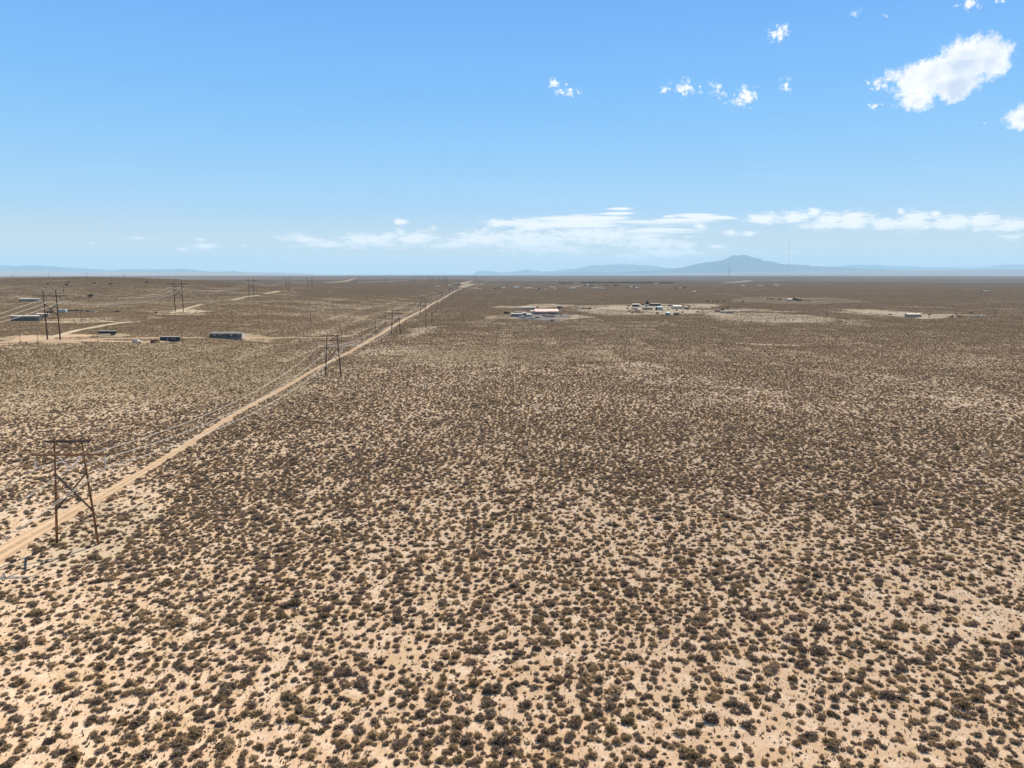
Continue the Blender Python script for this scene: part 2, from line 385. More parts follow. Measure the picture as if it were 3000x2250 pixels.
RR, TT = np.meshgrid(rad, th, indexing='ij'); GX = RR*np.sin(TT); GY = RR*np.cos(TT) - 12.
GZ = hgt(GX, GY)
V = np.stack([GX, GY, GZ], -1).reshape(-1, 3)
i0 = np.arange(len(rad)-1)[:, None]*na + np.arange(na-1)[None]
Fc = np.stack([i0, i0+1, i0+1+na, i0+na], -1).reshape(-1, 4)[:, ::-1]
RF = np.hypot(V[:, 0], V[:, 1])
FAR0, FAR1 = 3300., 4300.
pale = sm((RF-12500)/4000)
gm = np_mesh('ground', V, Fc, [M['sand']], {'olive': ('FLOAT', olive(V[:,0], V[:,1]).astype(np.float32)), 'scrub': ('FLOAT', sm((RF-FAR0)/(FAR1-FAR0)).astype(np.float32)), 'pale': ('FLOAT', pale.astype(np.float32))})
gm.polygons.foreach_set('use_smooth', [True]*len(gm.polygons))
ground = bpy.data.objects.new('ground', gm); C.objects.link(ground); tag(ground, kind='structure')

# ------------------------------------------------------------------ dirt roads and clearings draped on the ground
EXCL = []   # functions of (X, Y) that say where no shrub grows
def ribbon(name, pts, w, m, wob=.25, soft=.6, seed=1):
    """pts: world points; a dirt track with uneven edges"""
    P = [Vector((p[0], p[1])) for p in pts]; out = []; cum = 0
    dense = []
    for a, b in zip(P, P[1:]):
        L = (b-a).length; n = max(1, int(L/max(2.0, min(a.length, b.length)*.012)))
        for i in range(n): dense.append(a + (b-a)*(i/n))
    dense.append(P[-1]); bm = bmesh.new(); rl = bm.verts.layers.float.new('rut'); prev = None; s = 0
    for i, p in enumerate(dense):
        q = dense[min(i+1, len(dense)-1)] - dense[max(i-1, 0)]; nrm = Vector((-q.y, q.x)).normalized()
        if i: s += (p-dense[i-1]).length
        ww = w(p.y) if callable(w) else w
        l = ww/2*(1 + wob*2*(fbm(np.array(s/5.), np.array(seed*9.), 5)-.5)); r = ww/2*(1 + wob*2*(fbm(np.array(s/5.), np.array(seed*9.+50), 6)-.5))
        row = []
        for k in np.concatenate([np.linspace(-r, 0, 5), np.linspace(0, l, 5)[1:]]):
            x, y = p.x + nrm.x*k, p.y + nrm.y*k
            row.append(bm.verts.new((x, y, float(hgt(x, y)) + .04 + 1.5e-4*p.length)))
        for k, v_ in enumerate(row): v_[rl] = (0, .55, 1, .55, 0, .55, 1, .55, 0)[k]
        if prev:
            for k in range(8): bm.faces.new((prev[k], prev[k+1], row[k+1], row[k]))
        prev = row
    bmesh.ops.recalc_face_normals(bm, faces=bm.faces)
    for f in bm.faces:
        if f.normal.z < 0: f.normal_flip()
    o = obj(name, bm, m); tag(o, kind='structure')
    A = np.array([(p.x, p.y) for p in P])
    def ex(X, Y):
        d = np.full(np.shape(X), 1e9)
        for (ax, ay), (bx_, by) in zip(A, A[1:]):
            vx, vy = bx_-ax, by-ay; t = np.clip(((X-ax)*vx + (Y-ay)*vy)/(vx*vx+vy*vy), 0, 1)
            d = np.minimum(d, np.hypot(X-ax-t*vx, Y-ay-t*vy))
        ww = w(Y) if callable(w) else w
        return d < ww/2 + soft*.5*vnoise(X/2., Y/2., 4)
    EXCL.append(ex); return o
def clearing(name, pix, m, dens=0., lift=.03, exclude=True, step=None):
    """pix: outline in the photograph, dropped on to the terrain"""
    W3 = [at(*p) for p in pix]; poly = [(p.x, p.y) for p in W3]
    xs = [p[0] for p in poly]; ys = [p[1] for p in poly]
    st = step or max(1.2, (sum(ys)/len(ys))*.0035)
    nx = int((max(xs)-min(xs))/st)+3; ny = int((max(ys)-min(ys))/(st*1.5))+3
    gx = np.linspace(min(xs)-st, max(xs)+st, nx); gy = np.linspace(min(ys)-st, max(ys)+st, ny)
    XX, YY = np.meshgrid(gx, gy)
    k = st*4
    def ins(X, Y):
        wx = (fbm(X/k/2, Y/k/2, 31, 4)-.5)*k*3.4; wy = (fbm(X/k/2, Y/k/2, 47, 4)-.5)*k*6.
        return inpoly(X+wx, Y+wy, poly)
    I = ins((XX[1:,1:]+XX[:-1,:-1])/2, (YY[1:,1:]+YY[:-1,:-1])/2)
    D = np.hypot(XX, YY); ZZ = hgt(XX, YY) + lift + 1.2e-4*D
    Vv = np.stack([XX, YY, ZZ], -1).reshape(-1, 3); q = np.nonzero(I)
    b = q[0]*nx + q[1]
    if len(b) == 0: return
    Ff = np.stack([b, b+1, b+1+nx, b+nx], -1)
    used = np.unique(Ff); mp = np.zeros(len(Vv), int); mp[used] = np.arange(len(used))
    me = np_mesh(name, Vv[used], mp[Ff], [M[m]])
    o = bpy.data.objects.new(name, me); C.objects.link(o); tag(o, kind='structure')
    if exclude:
        def ex(X, Y, dens=dens):
            return ins(X, Y) & (hash2(np.round(X*3), np.round(Y*3), 8) > dens)
        k = k*3; bb = (min(xs)-k, max(xs)+k, min(ys)-k, max(ys)+k)
        EXCL.append(lambda X, Y: np.where((X > bb[0]) & (X < bb[1]) & (Y > bb[2]) & (Y < bb[3]), ex(X, Y), False))
roadX = lambda y: -93.0 - .0328*(y-127.8)
rw = lambda y: np.interp(y, [60,115,150,190,400,560,700,1000,4000], [7.0,5.6,3.8,2.7,2.5,3.8,5.0,4.6,6.])
ribbon('dirt_road', [(roadX(y) + 1.2*math.sin(y/70.) + (0.6*math.sin(y/23.)), y) for y in list(range(40, 400, 12)) + list(range(400, 1500, 30))], rw, 'road', .22, .9)
ribbon('dirt_road', [(roadX(y) + 2.0*math.sin(y/170.), y) for y in range(1500, 9000, 60)], lambda y: np.interp(y, [1500,2400,9000], [5,3.6,4.5]), 'road', .2, .9, 2)
def pxribbon(name, pix, w, m='cream', seed=3, wob=.3): ribbon(name, [tuple(at(*p)[:2]) for p in pix], w, m, wob, .8, seed)
pxribbon('dirt_track', [(700,992),(760,991),(850,989.5),(960,990)], 5., 'orange', 4)
pxribbon('dirt_track', [(0,1003),(60,1000),(130,996),(250,999),(330,1000),(420,1003),(500,1000)], 7., 'orange', 5)
pxribbon('dirt_track', [(250,996),(330,992),(420,991),(520,989),(600,990.5)], 6., 'orange', 6)
pxribbon('dirt_track', [(150,990),(190,978),(230,967),(272,960)], 5., 'cream', 7)
pxribbon('dirt_track', [(272,960),(300,954),(340,948),(385,944)], 7., 'cream', 8)
pxribbon('dirt_track', [(500,917),(560,900),(590,892)], 6., 'cream', 9)
pxribbon('dirt_track', [(682,879),(715,871),(760,865)], 7., 'cream', 10)
pxribbon('dirt_track', [(776,861),(800,857),(820,853)], 8., 'cream', 11)
pxribbon('dirt_track', [(865,844),(935,845)], 10., 'cream', 12)
pxribbon('dirt_track', [(960,828),(1010,824),(1045,815)], 14., 'cream', 13)
pxribbon('dirt_track', [(1045,827),(1300,818),(1350,816)], 12., 'cream', 14)
pxribbon('dirt_track', [(1690,816),(1790,816),(1900,815)], 18., 'cream', 15)
pxribbon('dirt_track', [(2030,825),(2130,825),(2150,826),(2200,822),(2290,821)], 22., 'cream', 16)
pxribbon('dirt_track', [(2200,824),(2130,829)], 25., 'cream', 17)
pxribbon('dirt_track', [(1430,897),(1470,898),(1535,897)], 5., 'cream', 18)
pxribbon('dirt_track', [(1660,897),(1760,895),(1830,893),(1950,894)], 8., 'cream', 19)
pxribbon('dirt_track', [(1770,925),(1830,924)], 3., 'cream', 20)
pxribbon('dirt_track', [(2140,905),(2200,907),(2260,909)], 6., 'cream', 21)
clearing('sandy_ground', [(0,1012),(0,990),(40,985),(110,982),(200,978),(262,982),(300,992),(262,1002),(140,1003),(40,1012)], 'orange')
clearing('sandy_ground', [(0,1022),(20,1012),(28,1018),(0,1034)], 'orange')
clearing('sandy_mound', [(340,944),(370,938),(398,930),(412,934),(432,943),(400,946)], 'cream')
clearing('sandy_ground', [(500,914),(515,905),(560,908),(612,912),(560,918)], 'cream', .25)
clearing('sandy_ground', [(708,992),(712,974),(724,974),(735,985),(790,990),(790,995),(720,996)], 'orange')
clearing('sandy_ground', [(712,985),(716,976),(724,978),(722,986)], 'orange')
clearing('sandy_ground', [(1180,982),(1200,966),(1245,958),(1290,962),(1270,976),(1220,986)], 'cream', .5)
clearing('sandy_ground', [(100,1570),(170,1480),(330,1450),(450,1500),(430,1600),(300,1650),(150,1640)], 'cream', .5)
# clearings of the two homesteads
clearing('gravel_yard', [(1495,928),(1500,918),(1570,920),(1630,916),(1680,924),(1672,936),(1640,944),(1560,941),(1510,936)], 'greyyard', .03, .05)
clearing('sandy_ground', [(1510,895),(1560,897),(1660,893),(1690,897),(1640,903),(1560,903)], 'cream', .1, .06)
clearing('sandy_ground', [(1655,920),(1700,924),(1760,928),(1700,932),(1620,943),(1600,944),(1670,932)], 'cream', 0, .08)
clearing('sandy_ground', [(1820,897),(1870,893),(1990,893),(2060,890),(2130,893),(2100,898),(2020,900),(1990,903),(2060,907),(2120,908),(2180,905),(2260,909),(2150,913),(2090,918),(2010,922),(1900,923),(1870,917),(1930,912),(1850,908)], 'cream', .08, .05)
clearing('sandy_ground', [(2460,908),(2550,907),(2650,912),(2700,920),(2770,920),(2850,922),(2880,927),(2790,930),(2740,935),(2640,928),(2560,920)], 'cream', .2, .05)
clearing('tan_field', [(2140,885),(2170,876),(2300,873),(2400,877),(2520,876),(2520,884),(2400,890),(2250,889)], 'tan', .3, .05)
clearing('tan_field', [(2500,950),(2560,942),(2640,946),(2620,955),(2540,955)], 'tan', .4, .05)
clearing('tan_field', [(2120,1003),(2190,993),(2250,1000),(2200,1006)], 'tan', .4, .05)
clearing('sandy_ground', [(2090,920),(2200,915),(2330,922),(2460,932),(2440,944),(2250,946),(2110,938)], 'cream', .82, .03)
clearing('sandy_ground', [(1690,898),(1850,895),(1860,922),(1760,922),(1700,912)], 'cream', .68, .03)
clearing('tan_field', [(1440,925),(1500,922),(1530,942),(1640,948),(1900,946),(1900,952),(1500,952),(1430,940)], 'tan', .6, .03)
clearing('sandy_ground', [(150,935),(300,932),(330,942),(200,950),(140,946)], 'cream', .6, .03)
clearing('sandy_ground', [(2485,937),(2520,934),(2510,938)], 'cream')
def excluded(X, Y):
    e = np.zeros(np.shape(X), bool)
    for f in EXCL: e |= f(X, Y)
    return e

# ------------------------------------------------------------------ distant mountain ranges
def mountains(name, prof, D, deep, seed):
    xs = np.array([p[0] for p in prof], float); ys = np.array([p[1] for p in prof], float)
    n = 420; px = np.linspace(xs[0], xs[-1], n); py = np.interp(px, xs, ys)
    py = py - (fbm(px/9., px*0, seed, 4)-.5)*2.2
    rows = 26; V = []
    for j in range(rows):
        s = j/(rows-1)*2-1                        # -1 front foot, 0 crest, 1 back foot
        for i in range(n):
            t = (px[i]-1500)/(F*math.cos(PITCH)+ (1125-py[i])*math.sin(PITCH))
            y = D + s*deep; d = pdir(px[i], py[i]); zc = H + d.z/d.y*D
            x = t*D*(1 + .12*s)
            sp = fbm(np.array(px[i]/16.+s*1.2), np.array(s*3.+seed), seed+2, 4)
            k = max(0, 1-abs(s))**1.25; k2 = k*(1 - .55*(sp-.35)*4*k*(1-k)) if s else 1
            V.append((x, y, -160 + (zc+160)*max(0, k2)))
    V = np.array(V); i0 = np.arange(rows-1)[:, None]*n + np.arange(n-1)[None]
    Ff = np.stack([i0, i0+1, i0+1+n, i0+n], -1).reshape(-1, 4)
    me = np_mesh(name, V, Ff, [M['mount']]); o = bpy.data.objects.new(name, me); C.objects.link(o); tag(o, kind='structure')
mountains('hills', [(-500,782),(-300,776),(-100,778),(0,775),(60,777),(90,775),(130,776.5),(190,781),(250,785),(300,789),(325,791),(345,788.5),(400,787),(450,788),(510,787),(540,786.5),(590,791),(630,795),(680,793),(710,796),(760,797),(850,799),(930,803),(1000,806),(1040,809)], 38000, 5000, 1)
mountains('hills', [(358,806),(368,802),(380,799),(393,798),(402,799),(412,802),(425,806)], 30500, 600, 3)
mountains('mountains', [(1350,808),(1385,804),(1400,793),(1425,792),(1450,795),(1470,798),(1490,797),(1520,792),(1545,788),(1560,791),(1590,795),(1620,793),(1660,787),(1700,783),(1740,775),(1760,776),(1790,774),(1830,771.5),(1870,774),(1920,778),(1970,786),(2000,790),(2060,800)], 46000, 4500, 5)
mountains('mountains', [(1480,806),(1600,800),(1700,797),(1740,796),(1800,798),(1870,793),(1960,787),(2000,782),(2050,768),(2090,763),(2120,758),(2150,745),(2183,741),(2212,751),(2240,762),(2262,762),(2280,770),(2300,771),(2350,773),(2380,777),(2430,780),(2500,783),(2560,786),(2650,789),(2800,793),(2900,797)], 34000, 5000, 7)
mountains('mountains', [(2380,790),(2430,779),(2470,776),(2510,773),(2550,776),(2570,774),(2620,778),(2700,780),(2780,781),(2850,782),(2870,781),(2900,778),(2940,773),(2970,772),(2990,771),(3010,774),(3100,778),(3250,772),(3500,780)], 46000, 4500, 9)

# ------------------------------------------------------------------ scrub
def bush_mesh(seed, nb, nl, wide=1., leaf=1.):
    r = np.random.default_rng(seed); V = []; Ff = []; lf = []
    lob = [(r.uniform(0, 6.28), r.uniform(.2, .5), r.uniform(.5, .75)) for _ in range(4)]
    for i in range(nb):
        a = r.uniform(0, 6.28); e = math.asin(r.uniform(.05, 1)**.8); rr = r.uniform(.7, 1.12)*(1 + .18*math.sin(2*a+seed) + .1*math.sin(5*a+seed*2))
        tip = np.array([math.cos(a)*math.cos(e)*rr, math.sin(a)*math.cos(e)*rr, (.1+math.sin(e)*.85)*rr])
        b = np.array([math.cos(a)*.12, math.sin(a)*.12, 0]) + r.normal(0, .08, 3)*[1, 1, .2]
        w = np.cross(tip-b, r.normal(0, 1, 3)); w = w/np.linalg.norm(w)*r.uniform(.04, .085)*wide
        m_ = b*.45 + tip*.55
        k = len(V); V += [b-w*.4, b+w*.4, m_+w, tip+w*.2, m_-w]; Ff += [(k, k+1, k+2, k+4), (k+4, k+2, k+3, k+3)]
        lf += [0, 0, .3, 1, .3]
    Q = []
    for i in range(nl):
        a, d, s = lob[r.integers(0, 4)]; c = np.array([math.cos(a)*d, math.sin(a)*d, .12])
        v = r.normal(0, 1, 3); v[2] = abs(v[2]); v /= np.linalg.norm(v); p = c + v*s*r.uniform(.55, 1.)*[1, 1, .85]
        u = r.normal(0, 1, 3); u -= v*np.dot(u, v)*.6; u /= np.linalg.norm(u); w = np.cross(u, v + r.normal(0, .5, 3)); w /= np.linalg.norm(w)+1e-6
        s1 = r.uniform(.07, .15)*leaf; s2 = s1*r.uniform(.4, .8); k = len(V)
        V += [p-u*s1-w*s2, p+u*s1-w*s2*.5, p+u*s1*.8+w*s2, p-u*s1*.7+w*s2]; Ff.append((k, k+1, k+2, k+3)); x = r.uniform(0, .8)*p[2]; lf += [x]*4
    return np.array(V), [tuple(f) for f in Ff], np.array(lf)
def tri(V, Ff, lf):
    T = []
    for f in Ff:
        if len(set(f)) == 3: g = list(dict.fromkeys(f)); T.append(tuple(g))
        else: T += [(f[0], f[1], f[2]), (f[0], f[2], f[3])]
    return V, np.array(T, np.int64), lf
NEAR = [tri(*bush_mesh(100+i, 120, 190, 1.15, 1.15)) for i in range(4)]
LOW = [tri(*bush_mesh(200+i, 8, 20, 2.3, 3.1)) for i in range(4)]
KINDS = ['grey_shrub', 'olive_shrub', 'brown_shrub']
smats = [M[k] for k in KINDS]

TILE = 32.; RN = 430.; RMAX = 4400.
def spot(X, Y):
    v = np.zeros(np.shape(X))
    for (cx, cy, rx, ry, w) in OLW[:3]: v = np.maximum(v, 1-sm(((X-cx)/rx)**2 + ((Y-cy)/ry)**2 - .2))
    return v
GS = 1.36                          # mean spacing of the big shrubs
def density(X, Y):                  # 1 = average cover
    n = fbm(X/35, Y/35, 77, 3); n2 = fbm(X/220, Y/220, 78, 3)
    Rr = np.hypot(X, Y)
    d = 1. + .60*(n-.5)*2 + .55*(n2-.5)*2 - .10*(1-sm((Rr-70)/50)) - .15*spot(X, Y)
    return np.clip(d, .35, 1.6)
def scatter(cx, cy, sz, rho, few=1.):
    ng_ = round(sz/GS); g = (np.arange(ng_)+.5)/ng_*sz - sz/2; ax, ay = np.meshgrid(g, g); ax = ax.ravel(); ay = ay.ravel(); n = len(ax)
    X = cx + ax + RNG.uniform(-.40, .40, n)*GS; Y = cy + ay + RNG.uniform(-.40, .40, n)*GS
    s = np.clip(np.exp(RNG.normal(math.log(.52), .27, n)), .24, 1.25)
    m_ = int(sz*sz*1.15); X2 = cx + RNG.uniform(-.5, .5, m_)*sz; Y2 = cy + RNG.uniform(-.5, .5, m_)*sz
    s2 = np.clip(np.exp(RNG.normal(math.log(.25), .34, m_)), .10, .50)
    r1 = rho(X, Y) if callable(rho) else rho; r2 = rho(X2, Y2) if callable(rho) else rho
    v1 = .62 + .76*fbm(X/7.5+.3*sz, Y/7.5, 61, 3); v2 = .62 + .76*fbm(X2/7.5+.3*sz, Y2/7.5, 61, 3)
    v1 = np.clip((v1-1)*1.2+1.08, .1, 2); v2 = np.clip((v2-1)*2.0+1, .2, 2)
    k1 = RNG.random(n) < .74*r1*v1; k2 = RNG.random(m_) < .74*r2*v2*(few(X2, Y2) if callable(few) else few)
    return np.concatenate([X[k1], X2[k2]]), np.concatenate([Y[k1], Y2[k2]]), np.concatenate([s[k1], s2[k2]])
# template tiles (several densities)
tiles = []
for d, kp in [(d_0, kp_0) for kp_0 in ((.34,.47,.19), (.08,.84,.08)) for d_0 in (.5, .75, 1., 1.25, 1.5)]:
    for rep in range(2):
        PX, PY, sc = scatter(0, 0, TILE, d, .68); n = len(PX); sc = sc*.95
        VV = []; TT_ = []; LF = []; BT = []; MI = []; off = 0
        for i in range(n):
            v, t, l = LOW[RNG.integers(0, 4)]; a = RNG.uniform(0, 6.28); c, s_ = math.cos(a), math.sin(a)
            v2 = np.stack([v[:,0]*c - v[:,1]*s_, v[:,0]*s_ + v[:,1]*c, v[:,2]], -1)*sc[i]*[1, 1, .84] + [PX[i], PY[i], -.04]
            VV.append(v2); TT_.append(t+off); LF.append(l); BT.append(np.full(len(v), RNG.random())); MI.append(np.full(len(t), RNG.choice(3, p=kp))); off += len(v)
        tiles.append((np.concatenate(VV), np.concatenate(TT_), np.concatenate(LF), np.concatenate(BT), np.concatenate(MI)))
# point sets
pts = []   # x,y,z, template, scale, rx,ry,rz, tone
near_pts = []
ncell = int(RMAX/TILE)+1
T_NEAR0 = 0; T_LOW0 = 12; T_TILE0 = 24
pxs = []; 
for j in range(1, ncell):
    for i in range(-ncell, ncell):
        cx, cy = (i+.5)*TILE, (j+.5)*TILE
        if abs(cx) > .76*cy + 45: continue
        Rr = math.hypot(cx, cy)
        if Rr > RMAX: continue
        # fade the cover out gradually near its far rim
        pxs.append((cx, cy, Rr))
cells = np.array(pxs)
gx, gy = np.meshgrid(np.linspace(-.5, .5, 7)*TILE, np.linspace(-.5, .5, 7)*TILE)
SX = cells[:, 0][:, None] + gx.ravel()[None]; SY = cells[:, 1][:, None] + gy.ravel()[None]
EX = excluded(SX, SY).any(1)
OLV = olive(cells[:,0], cells[:,1]); DEN = density(cells[:,0], cells[:,1])
eps = 4.
HZ = hgt(cells[:,0], cells[:,1]); HX = (hgt(cells[:,0]+eps, cells[:,1])-hgt(cells[:,0]-eps, cells[:,1]))/(2*eps); HY = (hgt(cells[:,0], cells[:,1]+eps)-hgt(cells[:,0], cells[:,1]-eps))/(2*eps)
OUT = []
for k, (cx, cy, Rr) in enumerate(cells):
    if Rr < RN or (EX[k] and Rr < 2600):
        X, Y, s = scatter(cx, cy, TILE, density, lambda x, y: 1 - .32*sm((np.hypot(x, y)-120)/280))
        keep = ~excluded(X, Y) & (Y > 55)
        X = X[keep]; Y = Y[keep]; s = s[keep]; n = len(X)
        if n == 0: continue
        D = np.hypot(X, Y); f = sm((D-100)/320); q = RNG.random(n)
        kd = np.where(q < .52-.16*f, 0, np.where(q < .88-.02*f, 1, 2)); ov = olive(X, Y) > .62 + RNG.uniform(-.1, .1, n); kd = np.where(ov & (RNG.random(n) < .75), 1, kd); s = np.where(ov, s*.88, s); sh = RNG.integers(0, 4, n)
        T = np.where(D + RNG.uniform(-60, 60, n) < 240, T_NEAR0, T_LOW0) + kd*4 + sh
        OUT.append(np.stack([X, Y, hgt(X, Y)-.03, T, s, s*RNG.uniform(.75, 1.15, n)*(1-.10*f), np.zeros(n), np.zeros(n), RNG.uniform(0, 6.28, n), RNG.random(n)], -1))
    else:
        if EX[k]: continue
        lv = int(np.clip((DEN[k]-.375)/.25, 0, 4)); T = T_TILE0 + lv*2 + RNG.integers(0, 2) + (10 if OLV[k] > .72 and Rr < 1100 else 0)
        OUT.append(np.array([[cx, cy, HZ[k], T, 1, 1, math.atan(HY[k]), -math.atan(HX[k]), 0, RNG.random()]]))
A = np.concatenate(OUT)
# the 300 plants that show largest become objects of their own
isn = A[:, 3] < T_LOW0
d_ = A[:, 1]*math.cos(PITCH) + H*math.sin(PITCH); u_ = F*A[:, 0]/d_ + 1500; vv = 1125 + F*(H*math.cos(PITCH) - A[:, 1]*math.sin(PITCH))/d_
app = np.where(isn & (u_ > 0) & (u_ < 3000) & (vv < 2250), A[:, 4]*F/d_, 0)
top = np.argsort(-app)[:300]
rest = np.ones(len(A), bool); rest[top] = False
near_me = {}
def near_mesh(T):
    if T not in near_me:
        kd, sh = divmod(T, 4); v, t, l = NEAR[sh]
        near_me[T] = np_mesh('desert_shrub', v, t, [smats[kd]], {'leaf': ('FLOAT', l.astype(np.float32)), 'bt': ('FLOAT', np.zeros(len(v), np.float32))})
    return near_me[T]
SEEN = set()
for q in top:
    a = A[q]; T = int(a[3]); zx = int(np.clip(u_[q]/500, 0, 5)); zy = 0 if vv[q] > 2130 else (1 if vv[q] > 1950 else 2)
    KN = ['dark grey-green rounded', 'olive-tan bushy', 'reddish-brown twiggy'][T//4]
    ZX = ['far left', 'left', 'centre left', 'centre right', 'right', 'far right'][zx]; ZY = ['at the bottom edge', 'just above the bottom edge', 'well above the bottom edge'][zy]
    key = (T//4, zx, zy); first = key not in SEEN; SEEN.add(key)
    LB = '%s%s desert shrub on sand, %s, %s' % ('largest ' if first else '', KN, ZX, ZY); GP = '%s shrubs, %s, %s' % (KN, ZX, ZY)


    o = bpy.data.objects.new('desert_shrub', near_mesh(T)); C.objects.link(o)
    o.location = a[:3]; o.scale = (a[4], a[4], a[5]); o.rotation_euler = (0, 0, a[8]); o['tone'] = float(a[9])
    tag(o, LB, 'shrub', GP)
A = A[rest]
print('scrub points', len(A))
# one object holding templates and points
tv = []; tt = []; tl = []; tb = []; tm = []; tid = []; off = 0
def addt(v, t, l, b, m, k):
    global off
    tv.append(v); tt.append(t+off); tl.append(l); tb.append(b); tm.append(m); tid.append(np.full(len(v), k)); off += len(v)
for kd in range(3):
    for sh in range(4):
        v, t, l = NEAR[sh]; addt(v, t, l, np.zeros(len(v)), np.full(len(t), kd), T_NEAR0+kd*4+sh)
for kd in range(3):
    for sh in range(4):
        v, t, l = LOW[sh]; addt(v, t, l, np.zeros(len(v)), np.full(len(t), kd), T_LOW0+kd*4+sh)
for k, (v, t, l, b, m_) in enumerate(tiles): addt(v, t, l, b, m_, T_TILE0+k)
KT = T_TILE0 + len(tiles)
nv = off; npn = len(A)
Vall = np.concatenate(tv + [A[:, :3]]); Tall = np.concatenate(tt)
f32 = np.float32
isT = np.concatenate([np.concatenate(tid), np.full(npn, -1)]).astype(np.int32)
var = np.concatenate([np.full(nv, -1), A[:, 3]]).astype(np.int32)
scl = np.concatenate([np.ones((nv, 3)), np.stack([A[:,4], A[:,4], A[:,5]], -1)]).astype(f32)
rot = np.concatenate([np.zeros((nv, 3)), A[:, 6:9]]).astype(f32)
tone = np.concatenate([np.zeros(nv), A[:, 9]]).astype(f32)
leaf = np.concatenate(tl + [np.zeros(npn)]).astype(f32); bt = np.concatenate(tb + [np.zeros(npn)]).astype(f32)
me = np_mesh('desert_scrub', Vall, Tall, smats, {'tmpl': ('INT', isT), 'vari': ('INT', var), 'scl': ('FLOAT_VECTOR', scl), 'rot': ('FLOAT_VECTOR', rot), 'tone': ('FLOAT', tone), 'leaf': ('FLOAT', leaf), 'bt': ('FLOAT', bt)}, np.concatenate(tm))
scrub = bpy.data.objects.new('desert_scrub', me); C.objects.link(scrub); tag(scrub, kind='stuff')
tag(scrub, 'low grey and olive desert scrub covering the whole plain', 'scrub')
def scatter_group(KT):
    ng = bpy.data.node_groups.new('scatter', 'GeometryNodeTree')
    ng.interface.new_socket('Geometry', in_out='INPUT', socket_type='NodeSocketGeometry'); ng.interface.new_socket('Geometry', in_out='OUTPUT', socket_type='NodeSocketGeometry')
    gi = ng.nodes.new('NodeGroupInput'); go = ng.nodes.new('NodeGroupOutput'); L = ng.links
    def attr(nm, typ): n = ng.nodes.new('GeometryNodeInputNamedAttribute'); n.data_type = typ; n.inputs[0].default_value = nm; return n.outputs[0]
    def eq(a, v): n = ng.nodes.new('FunctionNodeCompare'); n.data_type = 'INT'; n.operation = 'EQUAL'; L.new(a, n.inputs[2]); n.inputs[3].default_value = v; return n.outputs[0]
    tm_ = attr('tmpl', 'INT'); vr = attr('vari', 'INT'); sc_ = attr('scl', 'FLOAT_VECTOR'); ro = attr('rot', 'FLOAT_VECTOR')
    def sep_(g, selv): n = ng.nodes.new('GeometryNodeSeparateGeometry'); n.domain = 'POINT'; L.new(g, n.inputs[0]); L.new(selv, n.inputs[1]); return n.outputs[0], n.outputs[1]
    P, rest_ = sep_(gi.outputs[0], eq(tm_, -1)); J = ng.nodes.new('GeometryNodeJoinGeometry')
    for k in range(KT):
        a, rest_ = sep_(rest_, eq(tm_, k)); p, P = sep_(P, eq(vr, k))
        ip = ng.nodes.new('GeometryNodeInstanceOnPoints'); L.new(p, ip.inputs['Points']); L.new(a, ip.inputs['Instance']); L.new(ro, ip.inputs['Rotation']); L.new(sc_, ip.inputs['Scale'])
        L.new(ip.outputs[0], J.inputs[0])
    L.new(J.outputs[0], go.inputs[0]); return ng
md = scrub.modifiers.new('scatter', 'NODES'); md.node_group = scatter_group(KT)

# dry grass tufts between the shrubs
n = 130000
Y = np.sqrt(RNG.uniform(60**2, 250**2, n)); X = RNG.uniform(-1, 1, n)*(.74*Y+8)
k = ~excluded(X, Y) & (RNG.random(n) < .35 + .65*(fbm(X/12, Y/12, 88, 2))); X = X[k]; Y = Y[k]; n = len(X); Z = hgt(X, Y)
s = np.exp(RNG.normal(math.log(.13), .35, n)); base = np.stack([X, Y, Z], -1)
VV = []; 
for b in range(5):
    a = RNG.uniform(0, 6.28, n); l = s*RNG.uniform(.6, 1.3, n); h_ = s*RNG.uniform(.6, 1.5, n); w = s*.38
    c, s_ = np.cos(a), np.sin(a)
    VV.append(np.stack([base + np.stack([-s_*w, c*w, np.zeros(n)], -1), base + np.stack([s_*w, -c*w, np.zeros(n)], -1), base + np.stack([c*l, s_*l, h_], -1)], 1))
Vg = np.stack(VV, 1).reshape(-1, 3); Tg = np.arange(len(Vg)).reshape(-1, 3)
tn = np.repeat(RNG.random(n), 15).astype(f32)
me = np_mesh('dry_grass', Vg, Tg, [M['grass']], {'bt': ('FLOAT', tn), 'leaf': ('FLOAT', np.tile([0, 0, .5], n*5).astype(f32))})
gr = bpy.data.objects.new('dry_grass', me); C.objects.link(gr); tag(gr, 'small dry grass tufts scattered over the bare sand', 'grass', kind='stuff')

# ------------------------------------------------------------------ wooden H-frame towers beside the dirt road
ORD = ['nearest', 'second', 'third', 'fourth', 'fifth', 'sixth', 'seventh', 'eighth', 'ninth', 'tenth', 'eleventh', 'twelfth', 'thirteenth', 'fourteenth', 'fifteenth']
def bar(a, b, w, h):
    bm = bmesh.new(); a = Vector(a); b = Vector(b); d = b-a; q = d.to_track_quat('X', 'Z').to_matrix().to_4x4()
    return bx(bm, 0, d.length, -w/2, w/2, -h/2, h/2, Matrix.Translation(a) @ q)
def insulator(a, b, n, r):
    bm = bmesh.new(); a = Vector(a); b = Vector(b); tube(bm, a, b, r*.3, n=6)
    for i in range(n):
        p = a.lerp(b, (i+.6)/(n+.4)); d = (b-a).normalized(); tube(bm, p-d*.05, p+d*.05, r, r*.6, n=8)
    return bm
def join(*bms):
    out = bmesh.new(); me_ = bpy.data.meshes.new('t')
    for b in bms: b.to_mesh(me_); out.from_mesh(me_); b.free()
    bpy.data.meshes.remove(me_); return out
